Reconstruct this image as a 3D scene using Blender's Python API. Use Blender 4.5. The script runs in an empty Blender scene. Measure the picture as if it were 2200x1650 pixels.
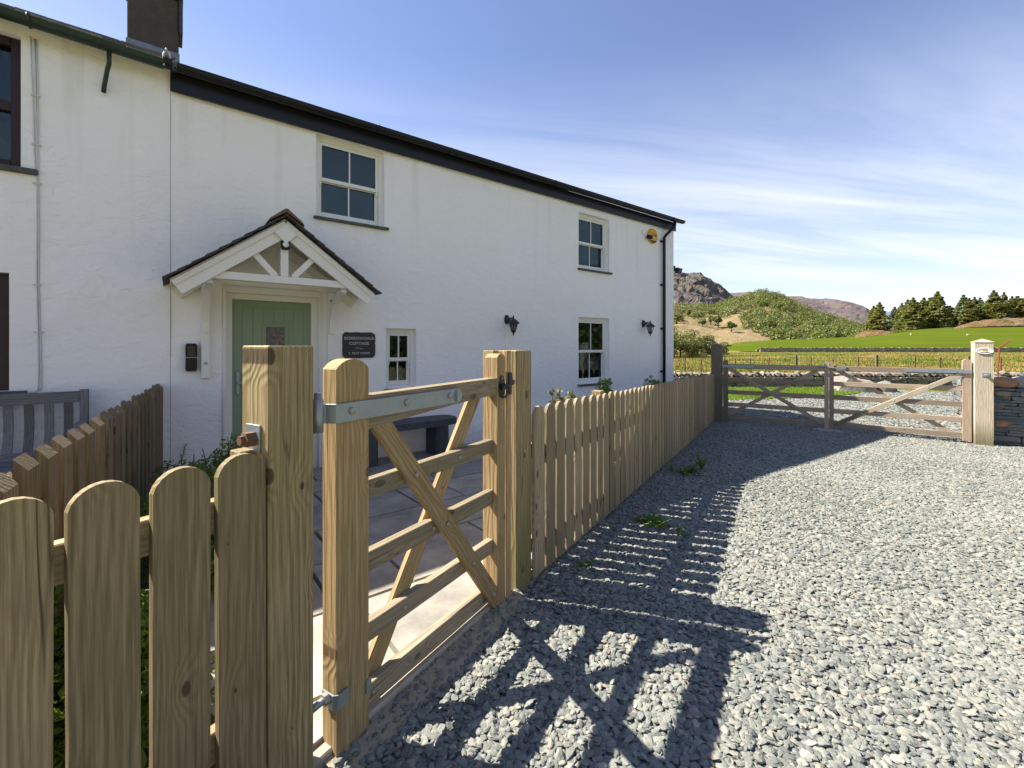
import bpy, bmesh, math, random
import numpy as np
from mathutils import Vector, Matrix, noise as mnoise
R = math.radians
random.seed(7); rng = np.random.default_rng(7)
sc = bpy.context.scene
col = sc.collection

# ------------------------------------------------------------------ camera, sky, sun, exposure
EYE = 1.5; FPX = 950.0; CX = 1100.0; HY = 742.0
cam = bpy.data.cameras.new('camera'); camo = bpy.data.objects.new('camera', cam); col.objects.link(camo)
cam.sensor_width = 36; cam.lens = FPX / 2200 * 36; cam.shift_y = -(825 - HY) / 2200
cam.clip_start = .05; cam.clip_end = 12000
camo.location = (0, 0, EYE); camo.rotation_euler = (R(90), 0, 0)
sc.camera = camo
SUN_AZ = math.atan2(-.971, .237); SUN_EL = R(47.5)
world = bpy.data.worlds.new('World'); sc.world = world; world.use_nodes = True
sc.view_settings.view_transform = 'Standard'; sc.view_settings.look = 'None'
sc.view_settings.gamma = 1; sc.view_settings.use_curve_mapping = False
sc.view_settings.exposure = 1.42
SKY_STRENGTH = .072
CLOUD_LEVEL = 6.1

def build_world():
    nt = world.node_tree; N = nt.nodes; L = nt.links; N.clear()
    out = N.new('ShaderNodeOutputWorld'); bg = N.new('ShaderNodeBackground'); bg.inputs[1].default_value = SKY_STRENGTH
    L.new(bg.outputs[0], out.inputs[0])
    sky = N.new('ShaderNodeTexSky'); sky.sky_type = 'NISHITA'; sky.sun_disc = False
    sky.sun_elevation = SUN_EL; sky.sun_rotation = SUN_AZ; sky.altitude = 200; sky.air_density = 1.0; sky.dust_density = .25; sky.ozone_density = 2.6
    tc = N.new('ShaderNodeTexCoord'); sep = N.new('ShaderNodeSeparateXYZ'); L.new(tc.outputs['Generated'], sep.inputs[0])
    def m(op, a, b=None, clamp=False):
        n = N.new('ShaderNodeMath'); n.operation = op; n.use_clamp = clamp
        for i, v in enumerate((a, b)):
            if v is None: continue
            if isinstance(v, (int, float)): n.inputs[i].default_value = v
            else: L.new(v, n.inputs[i])
        return n.outputs[0]
    z = m('ADD', m('MAXIMUM', sep.outputs[2], 0.0), .12)
    cx = m('DIVIDE', sep.outputs[0], z); cy = m('DIVIDE', sep.outputs[1], z)
    cmb = N.new('ShaderNodeCombineXYZ'); L.new(m('ADD', m('MULTIPLY', cx, .24), m('MULTIPLY', cy, .06)), cmb.inputs[0]); L.new(m('SUBTRACT', m('MULTIPLY', cy, 1.15), m('MULTIPLY', cx, .13)), cmb.inputs[1])
    n1 = N.new('ShaderNodeTexNoise'); n1.inputs['Scale'].default_value = 1.25; n1.inputs['Detail'].default_value = 13; n1.inputs['Roughness'].default_value = .60; n1.inputs['Distortion'].default_value = .45
    L.new(cmb.outputs[0], n1.inputs['Vector'])
    n2 = N.new('ShaderNodeTexNoise'); n2.inputs['Scale'].default_value = .45; n2.inputs['Detail'].default_value = 3
    L.new(cmb.outputs[0], n2.inputs['Vector'])
    r1 = N.new('ShaderNodeMapRange'); r1.inputs[1].default_value = .40; r1.inputs[2].default_value = .66; L.new(n1.outputs[0], r1.inputs[0])
    r2 = N.new('ShaderNodeMapRange'); r2.inputs[1].default_value = .38; r2.inputs[2].default_value = .62; L.new(n2.outputs[0], r2.inputs[0])
    # more thin cloud low down, clear overhead
    low = N.new('ShaderNodeMapRange'); low.inputs[1].default_value = .56; low.inputs[2].default_value = .20; low.inputs[3].default_value = .0; low.inputs[4].default_value = 1.0
    low.interpolation_type = 'SMOOTHSTEP'; L.new(sep.outputs[2], low.inputs[0])
    cl = m('MULTIPLY', m('MULTIPLY', r1.outputs[0], m('ADD', m('MULTIPLY', r2.outputs[0], .7), .3)), m('ADD', m('MULTIPLY', low.outputs[0], .95), .05))
    veil = m('MULTIPLY', low.outputs[0], .30)
    fac = m('ADD', m('MULTIPLY', cl, .95), veil, True)
    mix = N.new('ShaderNodeMix'); mix.data_type = 'RGBA'; L.new(fac, mix.inputs[0])
    tint = N.new('ShaderNodeMix'); tint.data_type = 'RGBA'; tint.blend_type = 'MULTIPLY'; tint.inputs[0].default_value = 1; tint.inputs[7].default_value = (1.12, 1.0, 1.06, 1)
    L.new(sky.outputs[0], tint.inputs[6]); L.new(tint.outputs[2], mix.inputs[6])
    mix.inputs[7].default_value = (CLOUD_LEVEL * .93, CLOUD_LEVEL * .97, CLOUD_LEVEL * 1.06, 1)
    L.new(mix.outputs[2], bg.inputs[0])
build_world()
sl = bpy.data.lights.new('sun', 'SUN'); sl.energy = 5.0; sl.angle = R(.53); sl.color = (1, .94, .85)
so = bpy.data.objects.new('sun', sl); col.objects.link(so)
sdir = Vector((math.sin(SUN_AZ) * math.cos(SUN_EL), math.cos(SUN_AZ) * math.cos(SUN_EL), math.sin(SUN_EL)))
so.rotation_euler = sdir.to_track_quat('Z', 'Y').to_euler(); so.location = (-20, 5, 30)

# ------------------------------------------------------------------ frames of reference (metres)
FD = Vector((.519, .854, 0)).normalized(); FN = Vector((.854, -.519, 0)).normalized(); FP = Vector((.147, 2.794, 0))
HD = Vector((.791, .611, 0)).normalized(); HN = Vector((.611, -.791, 0)).normalized(); HP = Vector((-2.414, 5.46, 0))
GD = Vector((.833, -.553, 0)).normalized(); GN = Vector((-.553, -.833, 0)).normalized(); GP = Vector((4.755, 10.27, 0))
UP = Vector((0, 0, 1))
def F(t, o=0., z=0.): v = FP + FD * t + FN * o; return Vector((v.x, v.y, z))
def H(u, v=0., z=0.): p = HP + HD * u + HN * v; return Vector((p.x, p.y, z))
def G(s, o=0., z=0.): v = GP + GD * s + GN * o; return Vector((v.x, v.y, z))
D0 = Vector((-3.62, 4.53, 0)); DD = Vector((.543, -.84, 0)).normalized(); DS = Vector((.84, .543, 0)).normalized()   # dividing fence; DS points to the gate side
def D(s, o=0., z=0.): v = D0 + DD * s + DS * o; return Vector((v.x, v.y, z))
def along(px, P, D_, N_=None, off=0.):
    r = (px - CX) / FPX; x = P.x + (N_.x * off if N_ else 0); y = P.y + (N_.y * off if N_ else 0)
    return (r * y - x) / (D_.x - r * D_.y)
def HU(px, v=0.): return along(px, HP, HD, HN, v)
def HZ(px, py, v=0.):
    y = H(HU(px, v), v).y; return EYE - (py - HY) * y / FPX
def FT(px, o=0.): return along(px, FP, FD, FN, o)
def GS(px, o=0.): return along(px, GP, GD, GN, o)
def gz(x, y):
    s = (x - FP.x) * FD.x + (y - FP.y) * FD.y
    t = min(max(s, -.6), 8.6); t = 0 if t < 0 else t
    return .015 - .0325 * t

# ------------------------------------------------------------------ object helpers
WM = {}
def tagit(o, label=None, cat=None, group=None, kind=None):
    if label: o['label'] = label
    if cat: o['category'] = cat
    if group: o['group'] = group
    if kind: o['kind'] = kind
    return o
def thing(name, label, cat, loc=(0, 0, 0), group=None, rz=0.):
    o = bpy.data.objects.new(name, None); o.empty_display_size = .1; col.objects.link(o)
    M = Matrix.Translation(Vector(loc)) @ Matrix.Rotation(rz, 4, 'Z')
    o.matrix_basis = M; WM[o] = M
    return tagit(o, label, cat, group)
def put(name, me, mat=None, parent=None, M=None, label=None):
    if mat is not None and not me.materials: me.materials.append(mat)
    o = bpy.data.objects.new(name, me); col.objects.link(o)
    M = M if M is not None else Matrix.Identity(4)
    if parent is not None:
        o.parent = parent; o.matrix_basis = WM[parent].inverted() @ M
    else: o.matrix_basis = M
    WM[o] = M
    if label: o['label'] = label
    return o
def frame(o, x, z):
    z = Vector(z).normalized(); x = Vector(x); x = (x - z * x.dot(z)).normalized(); y = z.cross(x)
    return Matrix(((x.x, y.x, z.x, o[0]), (x.y, y.y, z.y, o[1]), (x.z, y.z, z.z, o[2]), (0, 0, 0, 1)))
_mc = {}
def mesh_from(vs, fs, name='m', smooth=False):
    me = bpy.data.meshes.new(name); me.from_pydata([tuple(v) for v in vs], [], fs); me.update()
    if smooth: me.polygons.foreach_set('use_smooth', [True] * len(me.polygons))
    return me
def bm_done(bm, bev=0, seg=1, angle=30, smooth=False):
    if bev > 0:
        ed = [e for e in bm.edges if len(e.link_faces) == 2 and e.calc_face_angle(0) > R(angle)]
        bmesh.ops.bevel(bm, geom=ed, offset=bev, segments=seg, affect='EDGES', clamp_overlap=True)
    bmesh.ops.recalc_face_normals(bm, faces=bm.faces)
    me = bpy.data.meshes.new('m'); bm.to_mesh(me); bm.free()
    if smooth: me.polygons.foreach_set('use_smooth', [True] * len(me.polygons))
    return me
def box(sx, sy, sz, bev=.003, seg=1, mat=None):
    """box centred in x and y, its length along z from 0"""
    k = ('b', round(sx, 4), round(sy, 4), round(sz, 4), bev, seg, mat.name if mat else '')
    if k in _mc: return _mc[k]
    bm = bmesh.new(); bmesh.ops.create_cube(bm, size=1)
    for v in bm.verts: v.co = Vector((v.co.x * sx, v.co.y * sy, (v.co.z + .5) * sz))
    me = bm_done(bm, min(bev, sx / 3, sy / 3, sz / 3), seg); _mc[k] = me; return me
def prism(poly, depth, bev=0., smooth=False):
    """polygon in x/z, extruded by depth along y (centred)"""
    bm = bmesh.new()
    a = [bm.verts.new((p[0], -depth / 2, p[1])) for p in poly]; b = [bm.verts.new((p[0], depth / 2, p[1])) for p in poly]
    bm.faces.new(a); bm.faces.new(b[::-1]); n = len(poly)
    for i in range(n): bm.faces.new((a[i], b[i], b[(i + 1) % n], a[(i + 1) % n]))
    return bm_done(bm, bev, 1, 25, smooth)
def round_top(w, h, arc, n=9):
    """outline of a board w wide whose top is an arch rising by arc"""
    r = (w * w / 4 + arc * arc) / (2 * arc); a = math.asin(min(1, w / 2 / r))
    pts = [(-w / 2, 0), (w / 2, 0)]
    for i in range(n):
        t = a - 2 * a * i / (n - 1); pts.append((r * math.sin(t), h - r + r * math.cos(t)))
    return pts
class MB:
    def __init__(s): s.v = []; s.f = []
    def add(s, vs, fs):
        k = len(s.v); s.v += [tuple(v) for v in vs]; s.f += [tuple(i + k for i in f) for f in fs]; return s
    def box(s, M, sx, sy, sz, z0=0.):
        vs = [M @ Vector((x * sx / 2, y * sy / 2, z0 + zz * sz)) for x in (-1, 1) for y in (-1, 1) for zz in (0, 1)]
        return s.add(vs, [(0, 1, 3, 2), (4, 6, 7, 5), (0, 4, 5, 1), (2, 3, 7, 6), (0, 2, 6, 4), (1, 5, 7, 3)])
    def mesh(s, smooth=False, bev=0):
        me = mesh_from(s.v, s.f, smooth=smooth)
        if bev:
            bm = bmesh.new(); bm.from_mesh(me); bpy.data.meshes.remove(me); return bm_done(bm, bev)
        return me
def tube(pts, r, n=8, cap=True, rs=None):
    pts = [Vector(p) for p in pts]; vs = []; fs = []; N_ = len(pts)
    prev = None
    for i, p in enumerate(pts):
        d = (pts[min(i + 1, N_ - 1)] - pts[max(i - 1, 0)]).normalized()
        if prev is None:
            a = d.orthogonal().normalized()
        else: a = (prev - d * prev.dot(d)).normalized()
        prev = a; b = d.cross(a); rr = rs[i] if rs else r
        for k in range(n):
            t = 2 * math.pi * k / n; vs.append(p + a * (rr * math.cos(t)) + b * (rr * math.sin(t)))
    for i in range(N_ - 1):
        for k in range(n):
            fs.append((i * n + k, i * n + (k + 1) % n, (i + 1) * n + (k + 1) % n, (i + 1) * n + k))
    if cap: fs.append(tuple(range(n))[::-1]); fs.append(tuple(range((N_ - 1) * n, N_ * n)))
    return vs, fs
def tube_mesh(*a, **k):
    v, f = tube(*a, **k); return mesh_from(v, f, smooth=True)
def lathe(prof, n=12, sx=1, sy=1):
    """profile [(r,z)] turned about z"""
    vs = [(r * math.cos(2 * math.pi * k / n) * sx, r * math.sin(2 * math.pi * k / n) * sy, z) for r, z in prof for k in range(n)]
    fs = [(i * n + k, i * n + (k + 1) % n, (i + 1) * n + (k + 1) % n, (i + 1) * n + k) for i in range(len(prof) - 1) for k in range(n)]
    fs += [tuple(range(n))[::-1], tuple(range((len(prof) - 1) * n, len(prof) * n))]
    return vs, fs
def board(name, p0, p1, wdir, w, th, mat, parent, bev=.003, label=None):
    p0 = Vector(p0); p1 = Vector(p1); L = (p1 - p0).length
    return put(name, box(w, th, L, bev, 1, mat), mat, parent, frame(p0, wdir, p1 - p0), label)
def rock(seed, sx, sy, sz, jit=.18, sub=1):
    rr = random.Random(seed); bm = bmesh.new(); bmesh.ops.create_icosphere(bm, subdivisions=sub, radius=1)
    off = Vector((rr.uniform(0, 99), rr.uniform(0, 99), rr.uniform(0, 99)))
    for v in bm.verts:
        c = v.co; k = 1 + jit * 2 * mnoise.noise(c * 1.3 + off); m = max(abs(c.x), abs(c.y), abs(c.z))
        c = c.lerp(c / m * .85, .55) * k
        v.co = Vector((c.x * sx / 2, c.y * sy / 2, c.z * sz / 2))
    bmesh.ops.recalc_face_normals(bm, faces=bm.faces)
    me = bpy.data.meshes.new('m'); bm.to_mesh(me); bm.free(); return me
def slab_stone(seed, sx, sy, sz, jit=.12):
    rr = random.Random(seed); bm = bmesh.new(); bmesh.ops.create_cube(bm, size=1)
    for v in bm.verts:
        v.co = Vector((v.co.x * sx * (1 + rr.uniform(-jit, jit)), v.co.y * sy * (1 + rr.uniform(-jit, jit) * .6), v.co.z * sz * (1 + rr.uniform(-jit, jit) * 1.2)))
    return bm_done(bm, min(sz, sx) * .16, 1)

# ------------------------------------------------------------------ material helpers
class NT:
    def __init__(s, name):
        s.m = bpy.data.materials.new(name); s.m.use_nodes = True; s.t = s.m.node_tree; s.N = s.t.nodes; s.L = s.t.links
        s.N.clear(); s.out = s.N.new('ShaderNodeOutputMaterial')
    def n(s, typ, ins=None, **props):
        nd = s.N.new(typ)
        for k, v in props.items(): setattr(nd, k, v)
        for k, v in (ins or {}).items(): s.set(nd.inputs[k], v)
        return nd
    def set(s, sock, v):
        if isinstance(v, bpy.types.NodeSocket): s.L.new(v, sock)
        elif isinstance(v, bpy.types.Node): s.L.new(v.outputs[0], sock)
        else:
            if isinstance(v, tuple) and len(v) == 3 and sock.type == 'RGBA': v = v + (1,)
            sock.default_value = v
    def math(s, op, a, b=0., c=0., clamp=False):
        return s.n('ShaderNodeMath', {0: a, 1: b, 2: c}, operation=op, use_clamp=clamp).outputs[0]
    def mix(s, f, a, b, blend='MIX'):
        return s.n('ShaderNodeMix', {0: f, 6: a, 7: b}, data_type='RGBA', blend_type=blend).outputs[2]
    def noise(s, vec, scale, detail=3., rough=.55, dist=0.):
        return s.n('ShaderNodeTexNoise', {'Vector': vec, 'Scale': scale, 'Detail': detail, 'Roughness': rough, 'Distortion': dist}).outputs[0]
    def rng(s, v, a, b, c=0., d=1., smooth=False):
        return s.n('ShaderNodeMapRange', {0: v, 1: a, 2: b, 3: c, 4: d}, interpolation_type='SMOOTHSTEP' if smooth else 'LINEAR').outputs[0]
    def coord(s, w='Object'): return s.n('ShaderNodeTexCoord').outputs[w]
    def scale(s, v, xyz): return s.n('ShaderNodeVectorMath', {0: v, 1: xyz}, operation='MULTIPLY').outputs[0]
    def vadd(s, a, b): return s.n('ShaderNodeVectorMath', {0: a, 1: b}, operation='ADD').outputs[0]
    def ramp(s, v, stops):
        r = s.n('ShaderNodeValToRGB', {0: v}); e = r.color_ramp.elements
        while len(e) < len(stops): e.new(.5)
        for i, (p, c) in enumerate(stops): e[i].position = p; e[i].color = c + (1,)
        return r.outputs[0]
    def bump(s, h, strength=.5, dist=.01, normal=None):
        ins = {'Strength': strength, 'Distance': dist, 'Height': h}
        if normal is not None: ins['Normal'] = normal
        return s.n('ShaderNodeBump', ins).outputs[0]
    def done(s, color, rough=.7, normal=None, metal=0., spec=.4, **kw):
        ins = {'Base Color': color, 'Roughness': rough, 'Metallic': metal, 'Specular IOR Level': spec}; ins.update(kw)
        if normal is not None: ins['Normal'] = normal
        b = s.n('ShaderNodeBsdfPrincipled', ins); s.L.new(b.outputs[0], s.out.inputs[0]); return s.m
def world_pos(t): return t.n('ShaderNodeNewGeometry').outputs['Position']

def wood(name, light, dark, green=(.1, .12, .03), gamt=.3, knots=1., fresh=0., foot=.0, bstr=.6):
    t = NT(name); c0 = t.coord(); rnd = t.n('ShaderNodeObjectInfo').outputs['Random']
    off = t.n('ShaderNodeCombineXYZ', {0: t.math('MULTIPLY', rnd, 37.), 1: t.math('MULTIPLY', rnd, 91.), 2: t.math('MULTIPLY', rnd, 53.)}).outputs[0]
    c = t.vadd(c0, off)
    _s = t.n('ShaderNodeSeparateXYZ', {0: c}); kvn = t.n('ShaderNodeTexVoronoi', voronoi_dimensions='2D', feature='F1'); t.set(kvn.inputs['Vector'], t.n('ShaderNodeCombineXYZ', {0: t.math('MULTIPLY', _s.outputs[0], 6.2), 1: t.math('MULTIPLY', _s.outputs[2], 3.3)})); kvn.inputs['Scale'].default_value = 1.; kv = kvn.outputs['Distance']
    krad = t.math('MULTIPLY', t.rng(t.n('ShaderNodeSeparateXYZ', {0: kvn.outputs['Color']}).outputs[0], .3, 1., 0., 1.), .105 * min(1., knots))
    kn = t.math('MULTIPLY', t.rng(kv, .02, .34, 1., 0., True), t.rng(krad, 0., .06))
    warp = t.noise(t.scale(c, (5, 5, .8)), 1., 3., .5)
    sx = t.n('ShaderNodeSeparateXYZ', {0: c})
    ph = t.math('ADD', t.math('MULTIPLY', t.math('ADD', sx.outputs[0], t.math('MULTIPLY', sx.outputs[1], .6)), 300.), t.math('MULTIPLY', warp, 42.))
    ph = t.math('ADD', ph, t.math('MULTIPLY', kn, 13.))
    rings = t.math('ADD', t.math('MULTIPLY', t.math('SINE', ph), .5), .5)
    rings = t.math('POWER', rings, 1.3)
    fib = t.noise(t.scale(c, (170, 170, 5)), 1., 4., .65)
    big = t.noise(t.scale(c, (3, 3, .9)), 1., 4., .6)
    base = t.mix(t.math('MULTIPLY', rings, t.math('ADD', t.math('MULTIPLY', big, 1.05), .04)), light, dark)
    base = t.mix(t.rng(fib, .38, .72, 0., .75), base, tuple(x * .48 for x in dark))
    tone = t.math('ADD', .70, t.math('ADD', t.math('MULTIPLY', rnd, .46), t.math('MULTIPLY', t.math('SUBTRACT', big, .5), .45)))
    base = t.n('ShaderNodeVectorMath', {0: base, 'Scale': tone}, operation='SCALE').outputs[0]
    gn = t.noise(t.scale(c, (2.2, 2.2, 1.1)), 1., 5., .6)
    base = t.mix(t.math('MULTIPLY', t.rng(gn, .42, .72), gamt), base, green)
    # knots, cracks and nail-dark spots
    kc = t.rng(t.math('DIVIDE', kv, t.math('ADD', krad, .0005)), .72, 1.05, 1., 0., True)
    base = t.mix(t.math('MULTIPLY', kc, min(1., .75 * knots)), base, tuple(x * .32 for x in dark))
    ck = t.math('ABSOLUTE', t.math('SUBTRACT', t.noise(t.scale(c, (9, 9, .45)), 1., 2., .5), .5))
    ckm = t.math('MULTIPLY', t.rng(ck, .0, .006, 1., 0.), t.rng(t.noise(t.scale(c, (2, 2, .6)), 1.7, 2.), .5, .62))
    base = t.mix(t.math('MULTIPLY', ckm, .75), base, (.02, .016, .01))
    if foot > 0:
        z = t.n('ShaderNodeSeparateXYZ', {0: c0}).outputs[2]
        fm = t.math('MULTIPLY', t.rng(t.math('ADD', z, t.math('MULTIPLY', gn, .3)), .42, .95, 1., 0., True), foot)
        base = t.mix(fm, base, (.09, .085, .02))
    h = t.math('ADD', t.math('MULTIPLY', fib, .6), t.math('MULTIPLY', rings, .35)); h = t.math('SUBTRACT', h, t.math('MULTIPLY', ckm, 1.5))
    return t.done(base, .78, t.bump(h, bstr, .005), spec=.25)
def plain(name, colr, rough=.6, var=.15, vs=8., bs=.2, bd=.002, metal=0., spec=.4, bscale=60.):
    t = NT(name); c = t.coord(); n = t.noise(c, vs, 5., .6)
    a = tuple(x * (1 - var) for x in colr); b = tuple(min(1, x * (1 + var)) for x in colr)
    return t.done(t.mix(n, a, b), rough, t.bump(t.noise(c, bscale, 3.), bs, bd), metal=metal, spec=spec)
def rand_stone(name, cols, rough=.85, vs=14., bs=.5, bd=.006, bscale=40.):
    t = NT(name); c = t.coord(); rnd = t.n('ShaderNodeObjectInfo').outputs['Random']
    rr = t.ramp(rnd, [(i / (len(cols) - 1) if len(cols) > 1 else 0, cc) for i, cc in enumerate(cols)])
    n = t.noise(t.vadd(c, t.n('ShaderNodeCombineXYZ', {0: t.math('MULTIPLY', rnd, 60.)}).outputs[0]), vs, 5., .65)
    colr = t.n('ShaderNodeVectorMath', {0: rr, 'Scale': t.rng(n, .25, .75, .62, 1.38)}, operation='SCALE').outputs[0]
    return t.done(colr, rough, t.bump(t.noise(c, bscale, 4., .6), bs, bd), spec=.3)

M_render = None
def make_render():
    t = NT('white_render'); p = world_pos(t)
    al = t.scale(p, (1., 1., 1.))
    big = t.noise(al, .9, 4., .55, .4); mid = t.noise(t.scale(p, (1, 1, 1.7)), 5., 4., .6, .8); fine = t.noise(p, 55., 3., .6)
    sep = t.n('ShaderNodeSeparateXYZ', {0: p}).outputs[2]
    # trowel edges: thin ridges where a warped noise crosses a level, present only here and there
    tr = t.noise(t.scale(p, (1, 1, 1.9)), 2.7, 2., .5, 1.6)
    rid = t.rng(t.math('ABSOLUTE', t.math('SUBTRACT', tr, .52)), 0., .012, 1., 0., True)
    ridm = t.math('MULTIPLY', rid, t.rng(t.noise(p, 1.9, 3.),   .46, .60))
    colr = t.mix(t.rng(big, .3, .7), (.90, .89, .87), (.925, .92, .905))
    stain = t.math('MULTIPLY', t.rng(t.noise(t.scale(p, (7, 7, .35)), 1., 3.), .56, .78), t.rng(sep, 2.6, 4.3, 0.06, .38))
    colr = t.mix(stain, colr, (.55, .53, .42))
    foot = t.math('MULTIPLY', t.rng(t.math('ADD', sep, t.math('MULTIPLY', mid, .3)), .12, .5, 1., 0., True), .45)
    colr = t.mix(foot, colr, (.42, .42, .38))
    h = t.math('ADD', t.math('MULTIPLY', mid, .9), t.math('ADD', t.math('MULTIPLY', fine, .05), t.math('MULTIPLY', ridm, .16)))
    h = t.math('ADD', h, t.math('MULTIPLY', big, 1.2))
    return t.done(colr, .82, t.bump(h, .55, .035), spec=.25)
M_render = make_render()
M_picket = wood('weathered_picket_wood', (.46, .36, .22), (.30, .22, .13), (.2, .2, .08), .3, 1.2)
M_near = wood('near_picket_wood', (.42, .318, .178), (.255, .178, .092), (.19, .18, .07), .3, 1.2)
M_gatewood = wood('gate_wood', (.52, .365, .185), (.34, .215, .095), (.25, .22, .08), .15)
M_gaterail = wood('gate_rail_wood', (.44, .345, .235), (.29, .215, .14), (.22, .22, .08), .3)
M_post = wood('green_post_wood', (.41, .31, .165), (.225, .152, .07), (.155, .155, .045), .55, 1.2)
M_divide = wood('old_brown_fence_wood', (.29, .215, .135), (.15, .11, .065), (.11, .12, .04), .5)
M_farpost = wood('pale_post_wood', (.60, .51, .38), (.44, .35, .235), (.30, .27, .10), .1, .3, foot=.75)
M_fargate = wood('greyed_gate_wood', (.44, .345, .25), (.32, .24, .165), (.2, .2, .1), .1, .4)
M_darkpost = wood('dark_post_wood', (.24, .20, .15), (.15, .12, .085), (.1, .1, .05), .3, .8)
M_benchwood = wood('grey_bench_wood', (.25, .245, .24), (.17, .167, .163), (.08, .08, .07), .1, .3)
M_galv = plain('galvanised_steel', (.33, .37, .39), .5, .25, 14., .3, .001, .75, .5)
M_bolt = plain('bolt_steel', (.40, .38, .34), .45, .3, 60., .2, .001, .7)
M_rust = plain('rusty_steel', (.15, .085, .05), .8, .4, 40., .5, .002, .2)
M_blackmetal = plain('black_paint', (.018, .019, .022), .38, .2, 20., .1, .001, 0., .5)
M_blackplastic = plain('black_plastic', (.011, .013, .019), .38, .15, 6., .05, .001, 0., .3)
M_greengutter = plain('green_gutter_paint', (.016, .034, .024), .45, .45, 12., .3, .001)
M_white = plain('white_paint', (.80, .80, .76), .5, .04, 20., .15, .001)
M_cream = plain('cream_paint', (.76, .75, .68), .55, .05, 10., .2, .001)
M_door = plain('sage_green_door', (.23, .31, .205), .5, .07, 3., .12, .001)
M_brown = plain('dark_brown_frame', (.030, .012, .014), .45, .3, 12., .2, .001)
M_slate = rand_stone('roof_slate', [(.045, .047, .055), (.075, .075, .08), (.06, .052, .045), (.10, .09, .075)], .7)
M_oldslate = rand_stone('old_lichen_slate', [(.09, .085, .075), (.18, .16, .12), (.13, .11, .09), (.26, .25, .19)], .85, 25.)
M_sill = rand_stone('slate_sill', [(.085, .09, .085), (.11, .11, .10)], .7)
M_ridge = rand_stone('ridge_tile', [(.17, .10, .06), (.14, .085, .055)], .85)
M_chim = plain('chimney_render', (.085, .07, .055), .95, .4, 9., .9, .01)
M_lead = plain('lead_flashing', (.22, .24, .27), .5, .35, 12., .4, .003, .3)
M_plaque = rand_stone('plaque_slate', [(.042, .045, .05), (.042, .045, .05)], .65, 30., .3, .002)
M_letter = plain('engraved_letter', (.6, .6, .58), .6, .03)
M_blackletter = plain('black_letter', (.02, .02, .02), .5, .03)
M_flag = rand_stone('patio_flagstone', [(.32, .29, .24), (.36, .325, .265), (.29, .27, .23), (.39, .345, .27)], .8, 4., .35, .004, 25.)
M_joint = plain('patio_joint_mortar', (.17, .155, .135), .95, .3, 30.)
M_bench = rand_stone('bench_slate', [(.055, .066, .075), (.06, .068, .075)], .62, 8., .5, .008, 12.)
M_yellow = plain('yellow_plastic', (.75, .40, .03), .4, .04)
M_cable = plain('cable_white', (.62, .63, .62), .6, .2)
M_soil = plain('soil', (.06, .045, .03), .95, .4, 20., .9, .02)
M_sand = plain('sandy_rubble', (.33, .27, .19), .95, .3, 30., .8, .01)
M_interior = plain('interior_dark', (.04, .036, .032), .9, .1)
M_curtain = plain('curtain_cloth', (.55, .53, .50), .9, .1)

def glass():
    t = NT('window_glass'); p = world_pos(t)
    nb = t.bump(t.noise(p, 3.2, 2.), .12, .01)
    fr0 = t.n('ShaderNodeFresnel', {'IOR': 4.2, 'Normal': nb}); fr = t.n('ShaderNodeMath', {0: fr0.outputs[0], 1: t.math('SUBTRACT', 1., t.n('ShaderNodeNewGeometry').outputs['Backfacing'])}, operation='MULTIPLY')
    gl = t.n('ShaderNodeBsdfGlossy', {'Color': (.82, .93, 1.), 'Roughness': .0, 'Normal': nb}); tr = t.n('ShaderNodeBsdfTransparent', {'Color': (.42, .46, .46)})
    mx = t.n('ShaderNodeMixShader', {0: fr.outputs[0], 1: tr.outputs[0], 2: gl.outputs[0]}); t.L.new(mx.outputs[0], t.out.inputs[0]); return t.m
M_glass = glass()
def leafmat(name, cols, trans=.35, rough=.5, ns=.35, wb=.4):
    t = NT(name); c = t.n('ShaderNodeNewGeometry').outputs['Random Per Island']
    big = t.noise(world_pos(t), ns, 4., .7)
    colr = t.ramp(t.math('ADD', t.math('MULTIPLY', c, 1 - wb), t.math('MULTIPLY', t.rng(big, .32, .68), wb)), [(i / (len(cols) - 1), cc) for i, cc in enumerate(cols)])
    d = t.n('ShaderNodeBsdfPrincipled', {'Base Color': colr, 'Roughness': rough, 'Specular IOR Level': .3})
    tl = t.n('ShaderNodeBsdfTranslucent', {'Color': t.mix(.5, colr, (.5, .6, .02), 'MIX')})
    mx = t.n('ShaderNodeMixShader', {0: trans, 1: d.outputs[0], 2: tl.outputs[0]}); t.L.new(mx.outputs[0], t.out.inputs[0]); return t.m
M_leaf = leafmat('shrub_leaf', [(.02, .06, .012), (.06, .13, .02), (.13, .20, .03)])
M_conifer = leafmat('conifer_needle', [(.07, .078, .018), (.12, .118, .03), (.18, .165, .045)], .25)
M_conifer2 = leafmat('pine_needle', [(.05, .085, .03), (.08, .11, .04), (.11, .13, .05)], .12)
M_wood_tree = leafmat('woodland_leaf', [(.045, .068, .018), (.085, .112, .026), (.13, .145, .035), (.19, .17, .06)], .15, .5, .055, .75)
M_wood_brown = leafmat('olive_leaf', [(.12, .115, .045), (.15, .135, .055), (.17, .16, .06)], .15)
M_weed = leafmat('weed_leaf', [(.05, .11, .015), (.09, .17, .02), (.14, .20, .03)], .3)
M_bark = plain('bark', (.10, .075, .05), .95, .4, 12., .8, .02)

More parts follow.
